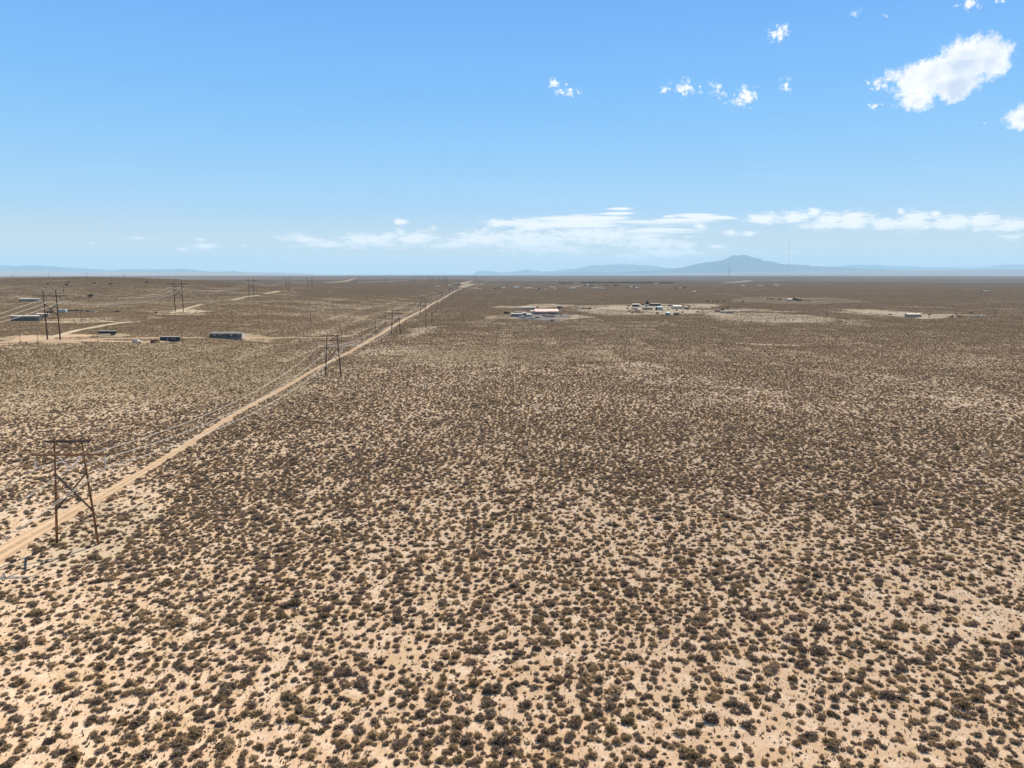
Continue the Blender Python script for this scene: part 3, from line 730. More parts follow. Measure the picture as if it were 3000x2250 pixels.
def road_tower(label, pm='wood', am='wood', th=1.):
    t = thing('power_tower', label, 'power tower', group='wooden power towers along the dirt road')
    for s in (-1, 1):
        bm = tube(bmesh.new(), (s*3.8, 0, -.3), (s*2.4, 0, 20.0), .25*th, .15*th, 10); obj('pole', bm, pm, t, True)
    bmA = bar((-4.0, -.24, 19.7), (3.9, -.24, 19.7), .12, .32); bmB = bar((-4.0, .24, 19.7), (3.9, .24, 19.7), .12, .32); obj('top_crossarm', join(bmA, bmB), 'darkwood', t)
    obj('crossarm', join(bar((-6.6, -.26, 17.2), (6.6, -.26, 17.2), .14, .26), bar((-6.6, .26, 17.2), (6.6, .26, 17.2), .14, .26)), am, t)
    for s in (-1, 1):
        obj('brace', join(bar((s*2.85, -.3, 13.8), (-s*3.3, -.3, 6.8), .1, .2), bar((s*2.85, -.05, 13.8), (-s*3.3, -.05, 6.8), .1, .2)), 'darkwood', t)
        obj('upper_brace', bar((s*2.3, -.2, 19.5), (0, -.2, 17.4), .1, .16), 'wood', t)
        obj('insulator', insulator((s*6.4, 0, 17.1), (s*6.25, 0, 14.7), 12, .14), 'glass', t)
        obj('insulator', insulator((s*2.3, 0, 17.0), (s*.15, 0, 14.9), 12, .13), 'glass', t)
        obj('ground_wire_clamp', box(s*2.4-.08, s*2.4+.08, -.1, .1, 20.0, 20.3), 'darkwood', t)
    return t
tys = [130.7, 356, 598, 867, 1157, 1440, 1730, 2020, 2310, 2610, 2920, 3240, 3570, 3900, 4250]
txs = lambda y: -80.6 - .0292*(y-130.7) - (2.0 if 800 < y < 1300 else 0)
T0 = None; AT = {-1: [], 0: [], 1: []}
for i, y in enumerate(tys):
    lab = '%s wooden twin-pole power tower in the row along the straight dirt road' % ('nearest rust-brown' if i == 0 else ORD[i]+' nearest dark')
    t = road_tower(lab) if i == 0 else (road_tower(lab, 'darkpole', 'darkwood', 1.35) if i == 1 else copy_tree(T0))
    if i == 1: T0 = t
    x = txs(y); z = float(hgt(x, y)); t.location = (x, y, z); t.rotation_euler = (0, 0, .03); t['label'] = lab
    for s in (-1, 0, 1): AT[s].append(Vector((x + s*6.25, y, z+14.7)))
for s in AT: AT[s].insert(0, AT[s][0] + Vector((6.6, -226, -1)))
def wires(name, pts_, sag, r, m, label, offs=(-.22, .22), seg=26):
    bm = bmesh.new()
    for off_ in offs:
        prev = None
        for k, (a, b) in enumerate(zip(pts_, pts_[1:])):
            for i in range(seg + (1 if k == len(pts_)-2 else 0)):
                u = i/seg; p = a.lerp(b, u); p.z -= 4*sag*u*(1-u); p.x += off_
                rr = r if not callable(r) else r(p.y)
                row = [bm.verts.new(p + Vector((math.cos(q)*rr, 0, math.sin(q)*rr))) for q in (0, 1.57, 3.14, 4.71)]
                if prev:
                    for j in range(4): bm.faces.new((prev[j], prev[(j+1)%4], row[(j+1)%4], row[j]))
                prev = row
    o = obj(name, bm, m, None, True); tag(o, label, 'power line', 'conductors strung along the towers'); return o
wr = lambda y: .030 if y < 250 else .042
for s, nm in ((-1, 'left'), (0, 'middle'), (1, 'right')):
    wires('power_line', AT[s][:9], 6.2, wr, 'wire', '%s twin conductor wire hanging from the wooden towers along the dirt road' % nm)

# ------------------------------------------------------------------ tall dark H-frame towers on the left
def tall_tower(label):      # unit: 31 m tall, scaled by the instance
    t = thing('power_tower', label, 'power tower', group='tall dark power towers of the left-hand line')
    for s in (-1, 1): obj('pole', tube(bmesh.new(), (s*3.9, 0, -.4), (s*3.9, 0, 31), .42, .26, 10), 'darkpole', t, True)
    obj('crossarm', join(bar((-10.2, -.4, 27.2), (10.2, -.4, 27.2), .2, .42), bar((-10.2, .4, 27.2), (10.2, .4, 27.2), .2, .42)), 'darkpole', t)
    for s in (-1, 1):
        obj('brace', bar((s*3.8, -.35*s, 22.4), (-s*3.8, -.35*s, 15.0), .3, .42), 'darkpole', t)
    for s in (-1, 0, 1): obj('insulator', insulator((s*8.2, 0, 27.0), (s*8.2, 0, 24.0), 12, .16), 'glass', t)
    return t
tall = [(158,849,996,1.,'nearest'),(525.5,820,913,1.,'second'),(737,814,871.5,1.,'third'),(843.5,811,852,1.,'fourth'),(908.5,811,843,1.6,'fifth'),
        (1043,813,836,1.,'sixth'),(1132,814,835.5,1.,'seventh'),(1202,820,837,1.,'eighth'),(1212,814,836.5,1.,'ninth'),(1258,811,829,1.,'tenth'),(1271,810,827,1.,'eleventh'),(1286,812,829,1.,'twelfth'),(1300,811,830,1.,'thirteenth'),(1308,811,832,1.,'fourteenth'),(1393,811,829,1.,'fifteenth')]
A0 = None; TL = []
for i, (px, y0, y1, ww, nm) in enumerate(tall):
    lab = '%s nearest tall dark twin-pole power tower of the line left of the dirt road' % nm if i else 'nearest tall dark twin-pole tower with X brace by the sandy track at far left'
    t = tall_tower(lab) if i == 0 else copy_tree(A0)
    if i == 0: A0 = t
    p = at(px, y1); sc = zabove(p, y0)/31.; t.location = p; t.scale = (sc*ww*(1.0 if i else 1.), sc, sc); t.rotation_euler = (0, 0, .03); t['label'] = lab
    TL.append((p, sc))
for s, nm in ((-1, 'left'), (0, 'middle'), (1, 'right')):
    P = [p + Vector((s*8.2*sc, 0, 24*sc)) for p, sc in TL[:5]]
    P.insert(0, P[0]*2 - P[1] + Vector((0, 0, -3)))
    wires('power_line', P, 8., lambda y: .06 if y < 500 else .05, 'dullwire' if True else 'wire', '%s conductor wire of the tall dark towers at far left' % nm, (-.25, .25))

# ------------------------------------------------------------------ single utility poles
def util_pole(label, px, y0, y1, grp='thin single utility poles'):
    p = at(px, y1); h_ = max(4., zabove(p, y0))
    t = thing('utility_pole', label, 'utility pole', p, random.uniform(-.4, .4), grp)
    r = max(.14, scale_at(p)*.75)
    obj('pole', tube(bmesh.new(), (0, 0, -.2), (0, 0, h_), r, r*.7, 8), 'greypole', t, True)
    obj('crossarm', bar((-1.1, -.15, h_*.95), (1.1, -.15, h_*.95), .12, .14), 'greypole', t)
    bm = bmesh.new()
    for s in (-1, 0, 1): tube(bm, (s*1.0, -.15, h_*.95+.07), (s*1.0, -.15, h_*.95+.3), .05, .04, 6)
    obj('insulator', bm, 'glass', t)
for px, y0, y1, d in [(60,964,1008,'on the sandy track edge at the far left'),(112,964,1008,'on the sandy track edge, just left of the tall tower'),
    (286,974,1000,'in front of the black box trailer'),(534,967,1006,'between the navy container and the long grey mobile home'),(604,976,998,'at the left end of the long grey mobile home'),
    (681,909,946,'in the scrub behind the long grey mobile home'),(911,911,948,'in open scrub up-left of the second wooden tower'),(1002,967,1001,'just behind the right leg of the second wooden tower'),
    (1060,967,1002,'left of the dirt road between the second and third wooden towers'),(1101,940,981,'left of the third wooden tower and left of the road'),(1130,912,957,'farther up-left of the third wooden tower'),
    (1227,951,980,'right of the dirt road by the pale sandy patch'),(1248,926,960,'just right of the fourth wooden tower'),(1264.5,914,948,'left pole of the close pair right of the dirt road'),(1268.5,914,945,'right pole of the close pair right of the dirt road'),
    (1359,916,944,'in open scrub left of the homestead with the grey yard'),(1697,911,944,'beside the track at the right end of the grey gravel yard'),(1940,907,927,'between the teal shed and the pale teal tank'),
    (2271,924,940,'in open scrub right of the second homestead'),(2420,910,936,'in open scrub between the second homestead and the right-hand mobile home'),(2802,905,926,'in the sandy clearing right of the right-hand mobile home'),(2916,905,926,'rightmost, past the flat trailer'),
    (239,913,945,'behind the sandy track near the scrap cars'),(187,838,855,'high on the left hillside')]:
    util_pole('thin weathered utility pole ' + d, px, y0, y1)
for k, (px, y0, y1) in enumerate([(37,803,815),(143,801,812),(254,798,811),(364,800,812),(465,809,819)]):
    p = at(px, y1+2); t = thing('power_pole', 'faint distant power pole on the left hill skyline, %s from the left' % ['first','second','third','fourth','fifth'][k], 'power pole', p, 0, 'poles on the hill skyline')
    h_ = zabove(p, y0); obj('pole', tube(bmesh.new(), (0,0,-.3), (0,0,h_), .3, .2, 6), 'greypole', t); obj('crossarm', bar((-2.2,0,h_*.9), (2.2,0,h_*.9), .2, .2), 'greypole', t)

# ------------------------------------------------------------------ guyed masts
def mast(label, px, y0, y1, r, lw):
    p = at(px, y1); h_ = zabove(p, y0); t = thing('radio_mast', label, 'radio mast', p)
    bm = bmesh.new()
    for k in range(3):
        a = k*2.094; tube(bm, (math.cos(a)*r, math.sin(a)*r, 0), (math.cos(a)*r, math.sin(a)*r, h_), lw, lw, 5)
    n = 40
    for i in range(n):
        for k in range(3):
            a = k*2.094; b = (k+1)*2.094
            tube(bm, (math.cos(a)*r, math.sin(a)*r, h_*i/n), (math.cos(b)*r, math.sin(b)*r, h_*(i+1)/n), lw*.5, lw*.5, 4)
    obj('lattice_tower', bm, 'mast', t)
    for k in range(3):
        a = k*2.094+.4; g = bmesh.new()
        for f_ in (.45, .9): tube(g, (math.cos(a)*h_*.45, math.sin(a)*h_*.45, 0), (0, 0, h_*f_), .07, .07, 4)
        obj('guy_wire', g, 'mast', t)
    obj('antenna', tube(bmesh.new(), (0, 0, h_), (0, 0, h_*1.04), .3, .1, 6), 'white', t)
    obj('dish', tube(bmesh.new(), (0, -r-.2, h_*.62), (0, -r-1.2, h_*.62), 1.6, 1.3, 12), 'white', t)
    obj('equipment_hut', box(5, 12, -3, 3, 0, 4), 'offwhite', t)
mast('shorter guyed lattice radio mast in front of the big blue mountain', 2134.5, 778, 828, 1.2, .24)
mast('taller thin guyed lattice radio mast right of the big blue mountain', 2307, 706, 822, .9, .10)

# ------------------------------------------------------------------ buildings
def building(name, label, cat, x0, x1, ytop, ybase, depth=6., wall='offwhite', roof='roofgrey', kind='gable', wins=3, yaw=0., door=True, skirt=None, group=None, rise=None):
    """front wall between photo columns x0..x1, wall foot at row ybase, roof ridge at row ytop"""
    xc = (x0+x1)/2; p = at(xc, ybase); mp = scale_at(p); w = (x1-x0)*mp*math.hypot(1, (xc-1500)/F*0)  # width across the view
    hh = max(2.2, zabove(p, ytop)); t = thing(name, label, cat, p + Vector((0, 0, -.1)), yaw, group)
    rise = rise if rise is not None else (min(hh*.3, .55) if kind == 'gable' else hh*.12)
    hw = hh - rise; a = w/2; depth = max(depth, 3)
    z0 = 0
    if skirt: obj('skirting', box(-a-.02, a+.02, -.02, depth+.02, -.3, hh*.2), skirt, t); z0 = hh*.2
    obj('wall', box(-a, a, 0, depth, z0-.2 if not skirt else z0, hw), wall, t)
    if kind == 'gable': rb = prism_x([(-.35, hw-.06), (depth/2, hh), (depth+.35, hw-.06), (depth+.35, hw-.18), (depth/2, hh-.12), (-.35, hw-.18)], -a-.3, a+.3)
    elif kind == 'gable_end': rb = prism([(-a-.3, hw-.1), (0, hh), (a+.3, hw-.1)], -.3, depth+.3)
    elif kind == 'arch':
        rb = prism_x([(depth/2 - math.cos(q)*depth/2, hw-.05 + math.sin(q)*rise) for q in np.linspace(0, math.pi, 10)], -a-.1, a+.1)
    else: rb = box(-a-.25, a+.25, -.3, depth+.3, hw, hh)
    ro = obj('roof', rb, roof, t)
    if kind == 'gable':
        for s in (-1, 1): obj('gable', prism_x([(.02, hw-.02), (depth/2, hh-.16), (depth-.02, hw-.02)], s*a-(.06 if s > 0 else -.0), s*a+(.0 if s > 0 else .06)), wall, t)
    if wins:
        slots = wins + (1 if door else 0); dpos = slots//2 if door else -1
        for k in range(slots):
            cx = -a + (k+.5)*2*a/slots
            if k == dpos:
                dd = obj('door', box(cx-.5, cx+.5, -.07, .0, z0+.05, z0+.05+min(2.0, (hw-z0)*.85)), 'darkgrey' if wall not in ('darkgrey', 'navy') else 'black', t)
            else:
                ww = min(.8, a/slots*.6); wz = z0 + (hw-z0)*.42; wh = (hw-z0)*.34
                f = obj('window', box(cx-ww-.1, cx+ww+.1, -.06, 0, wz-.1, wz+wh+.1), 'white', t); obj('pane', box(cx-ww, cx+ww, -.09, -.063, wz, wz+wh), 'window', f)
    return t, w, hh, hw, depth
def container(name, label, cat, x0, x1, ytop, ybase, m, yaw=0., wheels=True, marks=False):
    xc = (x0+x1)/2; p = at(xc, ybase); w = (x1-x0)*scale_at(p); hh = zabove(p, ytop); t = thing(name, label, cat, p, yaw); a = w/2; z0 = 1.0 if wheels else .05
    bm = box(-a, a, 0, 2.6, z0, hh-.12); n = int(w/.6)
    for k in range(n): x = -a + (k+.5)*w/n; bx(bm, x-.08, x+.08, -.04, .01, z0+.2, hh-.3)
    obj('box_body', bm, m, t); obj('roof_panel', box(-a-.03, a+.03, -.05, 2.65, hh-.12, hh), 'silver', t)
    obj('end_door', box(-a-.06, -a-.005, .15, 2.45, z0+.15, hh-.25), m, t)
    if wheels:
        for x in (a-1.4, a-2.7):
            for yy in (.15, 2.1): obj('wheel', tube(bmesh.new(), (x, yy, .5), (x, yy+.35, .5), .5, .5, 14), 'tyre', t, False)
        for yy in (.4, 2.1): obj('landing_leg', box(-a+2.6, -a+2.75, yy, yy+.15, 0, z0+.05), 'silver', t)
    if marks:
        # pale worn lettering on the side, too faint to read
        bm = bmesh.new(); x = a*.18
        for k in range(5): bx(bm, x+k*.72, x+k*.72+.10, -.07, -.045, hh*.42, hh*.72); bx(bm, x+k*.72+.12, x+k*.72+.42, -.07, -.045, hh*(.42 if k%2 else .66), hh*(.50 if k%2 else .72))
        obj('faded_marking', bm, 'silver', t); obj('side_door', box(-a*.25, -a*.25+.9, -.08, -.045, z0+.1, hh*.8), 'bluegrey', t)
    return t
def car(name, label, cat, px, py, L, m, yaw=0., kind='suv'):
    p = at(px, py); t = thing(name, label, cat, p, yaw); a = L/2; h1 = .95; H_ = 1.75 if kind != 'sedan' else 1.45
    obj('body', prism([(-a, .38), (-a, .85), (-a+.1, h1), (a*.42, h1+.02), (a-.15, h1-.1), (a, .7), (a, .38)], -.9, .9), m, t)
    if kind == 'pickup':
        obj('cab', prism([(-a*.15, h1), (-a*.1, H_), (a*.3, H_), (a*.5, h1)], -.78, .78), m, t); obj('window', prism([(-a*.09, h1+.08), (-a*.06, H_-.1), (a*.28, H_-.1), (a*.42, h1+.08)], -.80, .80), 'window', t)
        obj('bed_liner', box(-a+.15, -a*.2, -.7, .7, h1, h1+.03), 'tyre', t)
    else:
        obj('cab', prism([(-a+.2, h1), (-a+.45, H_), (a*.2, H_), (a*.5, h1)], -.78, .78), m, t); obj('window', prism([(-a+.42, h1+.08), (-a+.58, H_-.1), (a*.17, H_-.1), (a*.42, h1+.08)], -.80, .80), 'window', t)
    for x in (-a*.62, a*.62):
        for yy in (-.95, .70):
            w = obj('wheel', tube(bmesh.new(), (x, yy, .36), (x, yy+.25, .36), .36, .36, 14), 'tyre', t); obj('rim', tube(bmesh.new(), (x, yy-.02, .36), (x, yy+.27, .36), .2, .2, 10), 'silver', w)
    for yy in (-.7, .55): obj('headlight', box(a-.04, a+.01, yy, yy+.18, .68, .8), 'white', t)
    return t
def camper(name, label, cat, x0, x1, ytop, ybase, m='white', yaw=0.):
    xc = (x0+x1)/2; p = at(xc, ybase); w = (x1-x0)*scale_at(p); hh = zabove(p, ytop); t = thing(name, label, cat, p, yaw); a = w/2
    obj('body', prism([(-a, .6), (-a-.0, hh*.75), (-a+.5, hh), (a-.4, hh), (a, hh*.8), (a, .6)], 0, 2.5), m, t)
    obj('stripe', box(-a+.05, a-.05, -.03, -.002, hh*.36, hh*.46), 'teal', t)
    for k in range(3):
        x = -a + (k+.6)*w/3.4; obj('window', box(x-.45, x+.45, -.05, -.004, hh*.52, hh*.74), 'window', t)
    obj('door', box(a*.55, a*.55+.7, -.045, -.004, .65, hh*.78), 'offwhite', t)
    for x in (a*.1, a*.1+.9):
        for yy in (.05, 2.1): obj('wheel', tube(bmesh.new(), (x, yy, .36), (x, yy+.3, .36), .36, .36, 12), 'tyre', t)
    obj('hitch', bar((-a-1.2, 1.25, .5), (-a, 1.25, .55), .12, .12), 'rust', t); return t

# long grey mobile home beside the left track
t, w, hh, hw, dp = building('mobile_home', 'long dark grey mobile home with white end and white-framed windows by the sandy track', 'mobile home', 614, 708, 972.5, 992, 7., 'darkgrey', 'roofgrey', 'gable', 0, .0, False, 'grey', None, .9)
for cx, ww, z_, h_, m_ in ((-.68,.5,.52,.25,'pane'), (-.30,.85,.62,.14,'pane'), (.34,.5,.5,.28,'pane'), (.83,.35,.6,.18,'pane')):
    x = cx*w/2; f = obj('window', box(x-ww-.2, x+ww+.2, -.07, 0, z_*hh-.2, (z_+h_)*hh+.12), 'white', t); obj('pane', box(x-ww*.7, x+ww*.7, -.1, -.073, z_*hh, (z_+h_)*hh), 'window', f)
obj('door', box(w*.07, w*.07+1.1, -.08, 0, hh*.24, hh*.66), 'black', t)
obj('end_trim', box(w/2+.003, w/2+.35, .0, 7., -.2, hw-.1), 'white', t, False)
obj('entry_step', box(-w*.42, -w*.22, -1.5, -.05, 0, .8), 'silver', t)
container('box_trailer', 'black box trailer with silver roof edge parked behind the sandy track', 'trailer', 287, 337, 969.5, 982, 'black', .02)
container('shipping_container', 'navy blue container with faded pale marking beside the white car', 'container', 469, 524, 986.5, 1000, 'navy', 0, False, True)
obj_t = car('parked_car', 'silver white car parked on the sandy track left of the navy container', 'car', 402, 1003, 5.6, 'carwhite', .1)
building('wellhouse', 'small rusty brown shed between the white car and the navy container', 'shed', 441, 451, 998, 1005, 3, 'rust', 'rust', 'flat', 0)
car('scrap_car', 'tiny dark scrap vehicle touching the left end of the navy container', 'car', 459, 1002, 4., 'rust', .2, 'sedan')
# far left compound under the tall tower
building('mobile_home', 'long pale-roofed low barn on the left slope behind the wires', 'barn', 54, 113, 874, 882.5, 8, 'grey', 'white', 'gable', 5)
building('mobile_home', 'long white-ended mobile home with dark sheets leaning on its front at the left edge', 'mobile home', 32, 113, 923.5, 940, 6, 'darkgrey', 'white', 'gable', 6, 0, False)
building('mobile_home', 'grey mobile home with bright roof seen between the legs of the tall dark tower', 'mobile home', 107, 140, 917.5, 930, 6, 'brown', 'white', 'gable', 3, .15)
building('shed', 'small black shed behind the grey mobile home by the tall dark tower', 'shed', 135, 150, 911.5, 918, 4, 'black', 'darkgrey', 'flat', 0)
camper('travel_trailer', 'white and pale blue camper trailer left of the row of dark scrap vehicles', 'camper', 169, 193, 906.5, 916, 'paleteal')
for k, (px, py, L, m_, kd, d) in enumerate([(202,912,5.5,'black','pickup','right beside the white camper trailer'),(213,912,5.,'rust','sedan','second to the right of the white camper'),(227,912,5.5,'black','suv','third to the right of the white camper'),(238,912,5,'rust','pickup','at the right end of the row beside the camper'),(259,913.5,5.,'black','sedan','lying low in the scrub right of the scrap row'),(277,914.5,5,'white','sedan','pale, far right of the scrap row'),(344,914,6,'rust','pickup','alone in the scrub above the sandy mound')]):
    car('scrap_car', 'scrap vehicle %s' % d, 'car', px, py, L*1.2, m_, random.uniform(-.3, .3), kd)
for k, px in enumerate((148, 154, 160)): 
    p = at(px, 935); t = thing('barrel', 'small dark barrel right of the left-edge mobile home, %s of three' % ['leftmost','middle','rightmost'][k], 'barrel', p, 0, 'barrels by the left mobile home')
    obj('drum', tube(bmesh.new(), (0,0,0), (0,0,1.3), .45, .45, 12), 'rust', t); obj('lid', tube(bmesh.new(), (0,0,1.3), (0,0,1.36), .47, .47, 12), 'black', t)

# homestead with the grey yard
building('mobile_home', 'pale single-wide home at the back of the grey yard homestead', 'mobile home', 1528, 1566, 898.5, 906, 6, 'offwhite', 'white', 'gable', 4)
building('shed', 'white shed against the left end of the pink-roofed house', 'shed', 1555, 1566, 909.5, 920, 8, 'white', 'white', 'gable', 0)
t, w, hh, hw, dp = building('ranch_house', 'long pink-roofed ranch house with red porch posts behind the grey yard', 'house', 1567, 1636, 905.5, 921, 18, 'redwood', 'roofpink', 'gable', 5, .02, rise=2.6)
for k in range(7): obj('porch_post', box(-w*.46+k*w*.075, -w*.46+k*w*.075+.4, -3.0, -2.6, 0, hw*.85), 'roofpink', t)
obj('porch_roof', box(-w*.48, w*.02, -3.2, -.4, hw*.85, hw*.92), 'roofpink', t)
obj('garage_wall', box(w*.12, w*.47, -.25, -.02, 0, hw*.8), 'bluegrey', t)
building('shed', 'pale grey rounded shed behind the pink-roofed house', 'shed', 1633, 1648, 895, 903, 8, 'bluegrey', 'tarp', 'arch', 0)
building('shed', 'long blue-grey metal shed at the left of the grey yard', 'shed', 1497, 1530, 917, 928, 9, 'bluegrey', 'silver', 'gable', 3)
building('shed', 'low green-grey shed behind the long blue-grey shed', 'shed', 1507, 1527, 912, 918.5, 6, 'darkgrey', 'offwhite', 'flat', 0)
building('shed', 'narrow white and blue shed right of the long blue-grey shed', 'shed', 1532, 1541, 914, 926, 5, 'grey', 'white', 'gable', 2)
building('shed', 'small silver shed with sloping roof in the middle of the grey yard', 'shed', 1544, 1558, 919.5, 928, 6, 'bluegrey', 'silver', 'gable', 0, .3)
camper('travel_trailer', 'white camper trailer at the front left of the grey yard', 'camper', 1520, 1538, 926, 933, 'silver', .1)
camper('travel_trailer', 'long white and pink flat camper at the front middle of the grey yard', 'camper', 1544, 1566, 930, 935, 'offwhite', -.1)
car('parked_car', 'white pickup truck with dark bed at the front left of the grey yard', 'pickup', 1537, 936, 6, 'white', .3, 'pickup')
for k, (px, py, m_, kd, d) in enumerate([(1594,926.5,'black','sedan','left of four dark vehicles parked in the grey yard'),(1602,928,'darkgrey','suv','second of four dark vehicles in the grey yard'),(1611,928,'black','pickup','third of four dark vehicles in the grey yard'),(1619,928,'rust','suv','right of four dark vehicles in the grey yard'),(1576,931.5,'black','sedan','alone in the middle of the grey yard'),(1616,941,'rust','pickup','rusty, at the near rim of the grey yard')]):
    car('parked_car', 'small vehicle, %s' % d, 'car', px, py, 5.4, m_, random.uniform(-.4, .4), kd)
container('box_trailer', 'dark flatbed trailer at the right end of the pink-roofed house', 'trailer', 1612, 1638, 916.5, 921.5, 'darkgrey', -.05)
car('parked_car', 'white car behind the grey yard right of the rounded shed', 'car', 1682, 905, 6.5, 'carwhite', 0, 'suv')
car('parked_car', 'white car with black front on the track between the homesteads', 'car', 1701, 905, 6.5, 'carwhite', 0, 'suv')
container('box_trailer', 'long low black trailer on the track between the homesteads', 'trailer', 1704, 1732, 901, 906.5, 'black', 0)

# second homestead
building('barn', 'open barn with bright white roof and black side at the second homestead', 'barn', 1853, 1874, 890, 899, 8, 'black', 'white', 'gable', 0, -.08)
building('shed', 'tiny dark shed at the left end of the second homestead', 'shed', 1838, 1845, 893, 898, 5, 'brown', 'brown', 'flat', 0)
camper('travel_trailer', 'cream rounded camper in front of the white-roofed barn', 'camper', 1850, 1868, 901, 908, 'offwhite', 0)
building('barn', 'long black-sided barn behind the teal shed', 'barn', 1906, 1936, 888.5, 897, 10, 'black', 'darkgrey', 'gable', 0)
building('shed', 'low shed with flat white roof under the tall dark tree', 'shed', 1890, 1903, 894, 897.5, 6, 'grey', 'white', 'flat', 0)
building('shed', 'small white shed between the barn and the dark tree', 'shed', 1874, 1883, 896, 900, 5, 'white', 'white', 'flat', 0)
building('shed', 'brown low shed in front of the dark tree', 'shed', 1884, 1912, 900, 908, 6, 'brown', 'roofgrey', 'gable', 2)
t, w, hh, hw, dp = building('shed', 'bright teal metal shed with black open left end', 'shed', 1926, 1941, 897.5, 909, 8, 'teal', 'paleteal', 'gable', 0)
obj('open_bay', box(-w*.5-1.8, -w*.5-.02, .2, 6, 0, hw*.75), 'black', t)
def tank(label, px, y0, y1, w_, m_):
    p = at(px, y1); r = w_*scale_at(p)/2; h_ = zabove(p, y0); t = thing('water_tank', label, 'water tank', p)
    obj('tank_wall', tube(bmesh.new(), (0,r,-.1), (0,r,h_*.8), r*.93, r, 24), 'teal', t, True); obj('lid', tube(bmesh.new(), (0,r,h_*.8+.01), (0,r,h_), r*1.03, r*.4, 24), m_, t); obj('valve', box(-.3,.3,-.3,.1,.2,.8), 'rust', t)
tank('pale teal round water tank in front of the second homestead', 1957.5, 914, 924, 16, 'paleteal')
building('shed', 'square brown shed right of the pale teal tank', 'shed', 1975, 1991, 916, 923, 5, 'brown', 'roofgrey', 'flat', 0)
building('greenhouse', 'rounded quonset hut with pale cover and dark front', 'quonset hut', 1973, 2000, 894, 905.5, 12, 'rust', 'tarp', 'arch', 0, .1, rise=6.)
building('shed', 'long dark low shed behind the rounded quonset hut', 'shed', 1957, 1969, 894, 897, 5, 'black', 'darkgrey', 'flat', 0)
camper('travel_trailer', 'bright white camper at the right side of the second homestead', 'camper', 2112, 2129, 911, 917.5, 'white')
building('mobile_home', 'grey low mobile home attached right of the bright white camper', 'mobile home', 2129.5, 2148, 911.5, 918.5, 6, 'grey', 'roofgrey', 'flat', 2)
building('shed', 'reddish-brown low shed behind the bright white camper', 'shed', 2097, 2112, 907, 914, 6, 'brown', 'redwood', 'flat', 0)
for k, (px, py) in enumerate([(2010,904),(2020,905),(1894,908),(1868,911),(1945,898)]):
    car('parked_car', 'dark vehicle %s' % ['just right of the rounded quonset hut','second to the right of the rounded quonset hut','in front of the brown shed by the dark tree','below the cream rounded camper','behind the teal shed'][k], 'car', px, py, 6.5, ['black','rust','black','rust','darkgrey'][k], random.uniform(-.3,.3), 'suv')
# right-hand homes
t, *_ = building('mobile_home', 'white mobile home with dark openings alone in the right-hand sandy clearing', 'mobile home', 2659, 2698, 918.5, 929, 7, 'grey', 'white', 'gable', 4, -.03)
container('flat_trailer', 'long low pale trailer at the right end of the right-hand clearing', 'trailer', 2846, 2872, 923.5, 928, 'offwhite', 0)
car('parked_car', 'white car right of the long low pale trailer', 'car', 2881, 925, 7, 'carwhite', 0, 'suv')
car('parked_car', 'dark car left of the long low pale trailer by the utility pole', 'car', 2811, 928, 6, 'black', .2, 'suv')
building('house', 'small blue-grey house among dark trees beyond the tan field', 'house', 2308, 2324, 875.5, 881, 9, 'bluegrey', 'silver', 'gable', 2)
car('parked_car', 'white car left of the small blue-grey house', 'car', 2299, 881, 8, 'carwhite', 0, 'suv')

# far settlement
FAR = [(1504,1520,840,844,'white','white','pair of long bright'),(1468,1480,842,845,'white','offwhite','low pale'),(1538,1546,842.5,845.3,'white','white','small bright'),(1548,1558.5,842,844.8,'offwhite','white','second small bright'),
 (1565,1575,845,848.3,'white','brown','bright front with dark side'),(1610,1626.5,839.4,842.6,'white','white','wide bright white'),(1669,1685.5,842.6,846,'white','white','wide white nearest the tree line'),(1676,1702,838.4,840.6,'offwhite','grey','very long low grey'),
 (1716,1727,833,837,'white','white','tall white between dark trees'),(1737.5,1753,841.6,844.2,'offwhite','offwhite','long pale'),(1755,1773,843.8,847,'white','darkgrey','white long with dark front'),(1845,1854,838,842,'white','white','white gabled'),
 (1860,1872,842.4,845.8,'white','brown','white low beside the gabled'),(1917,1927.5,829,831.6,'white','offwhite','small white on the plain beyond'),(1990,1997.5,843,845.6,'white','grey','white among trees'),(2029,2039,853.3,856.5,'white','darkgrey','lone white roofed'),
 (2172.7,2183.5,836.6,839,'offwhite','grey','lone grey below the short mast'),(2222.6,2236.7,836,839,'offwhite','grey','long grey between the masts'),(2270,2282,833.8,837,'white','white','brilliant white below the tall mast'),(2881,2898,852,856,'white','darkgrey','white at the far right'),
 (1274,1290,839,842.4,'white','brown','white near the dirt road'),(1328,1340,831.8,835.8,'white','darkgrey','white beside dark trees by the dirt road'),(1389,1393,845,847,'white','white','tiny first of four pale'),(1396,1400,845,847,'white','white','tiny second of four pale'),(1402,1406,845.3,847.3,'white','white','tiny third of four pale'),(1408,1411,845.5,847.5,'white','white','tiny fourth of four pale'),
 (2026,2034,818,821,'white','white','white shed on the far plain'),(1314,1320,834,836.5,'white','white','tiny white left of dark trees'),(1624,1630,844,846,'white','white','tiny bright below the wide white'),(1595,1601,846,848.5,'white','white','tiny bright right of the dark-sided'),(1489,1496,843.8,846,'brown','brown','brown low'),(1650,1668,840,842,'grey','darkgrey','dim grey long')]
for (x0, x1, y0, y1, rf, wl, d) in FAR:
    building('farm_building', '%s building of the distant settlement on the plain' % d, 'building', x0, x1, y0, y1, 10, {'white':'farwhite'}.get(wl, wl), {'white':'farwhite'}.get(rf, rf), 'gable', 0, 0, False, None, None)

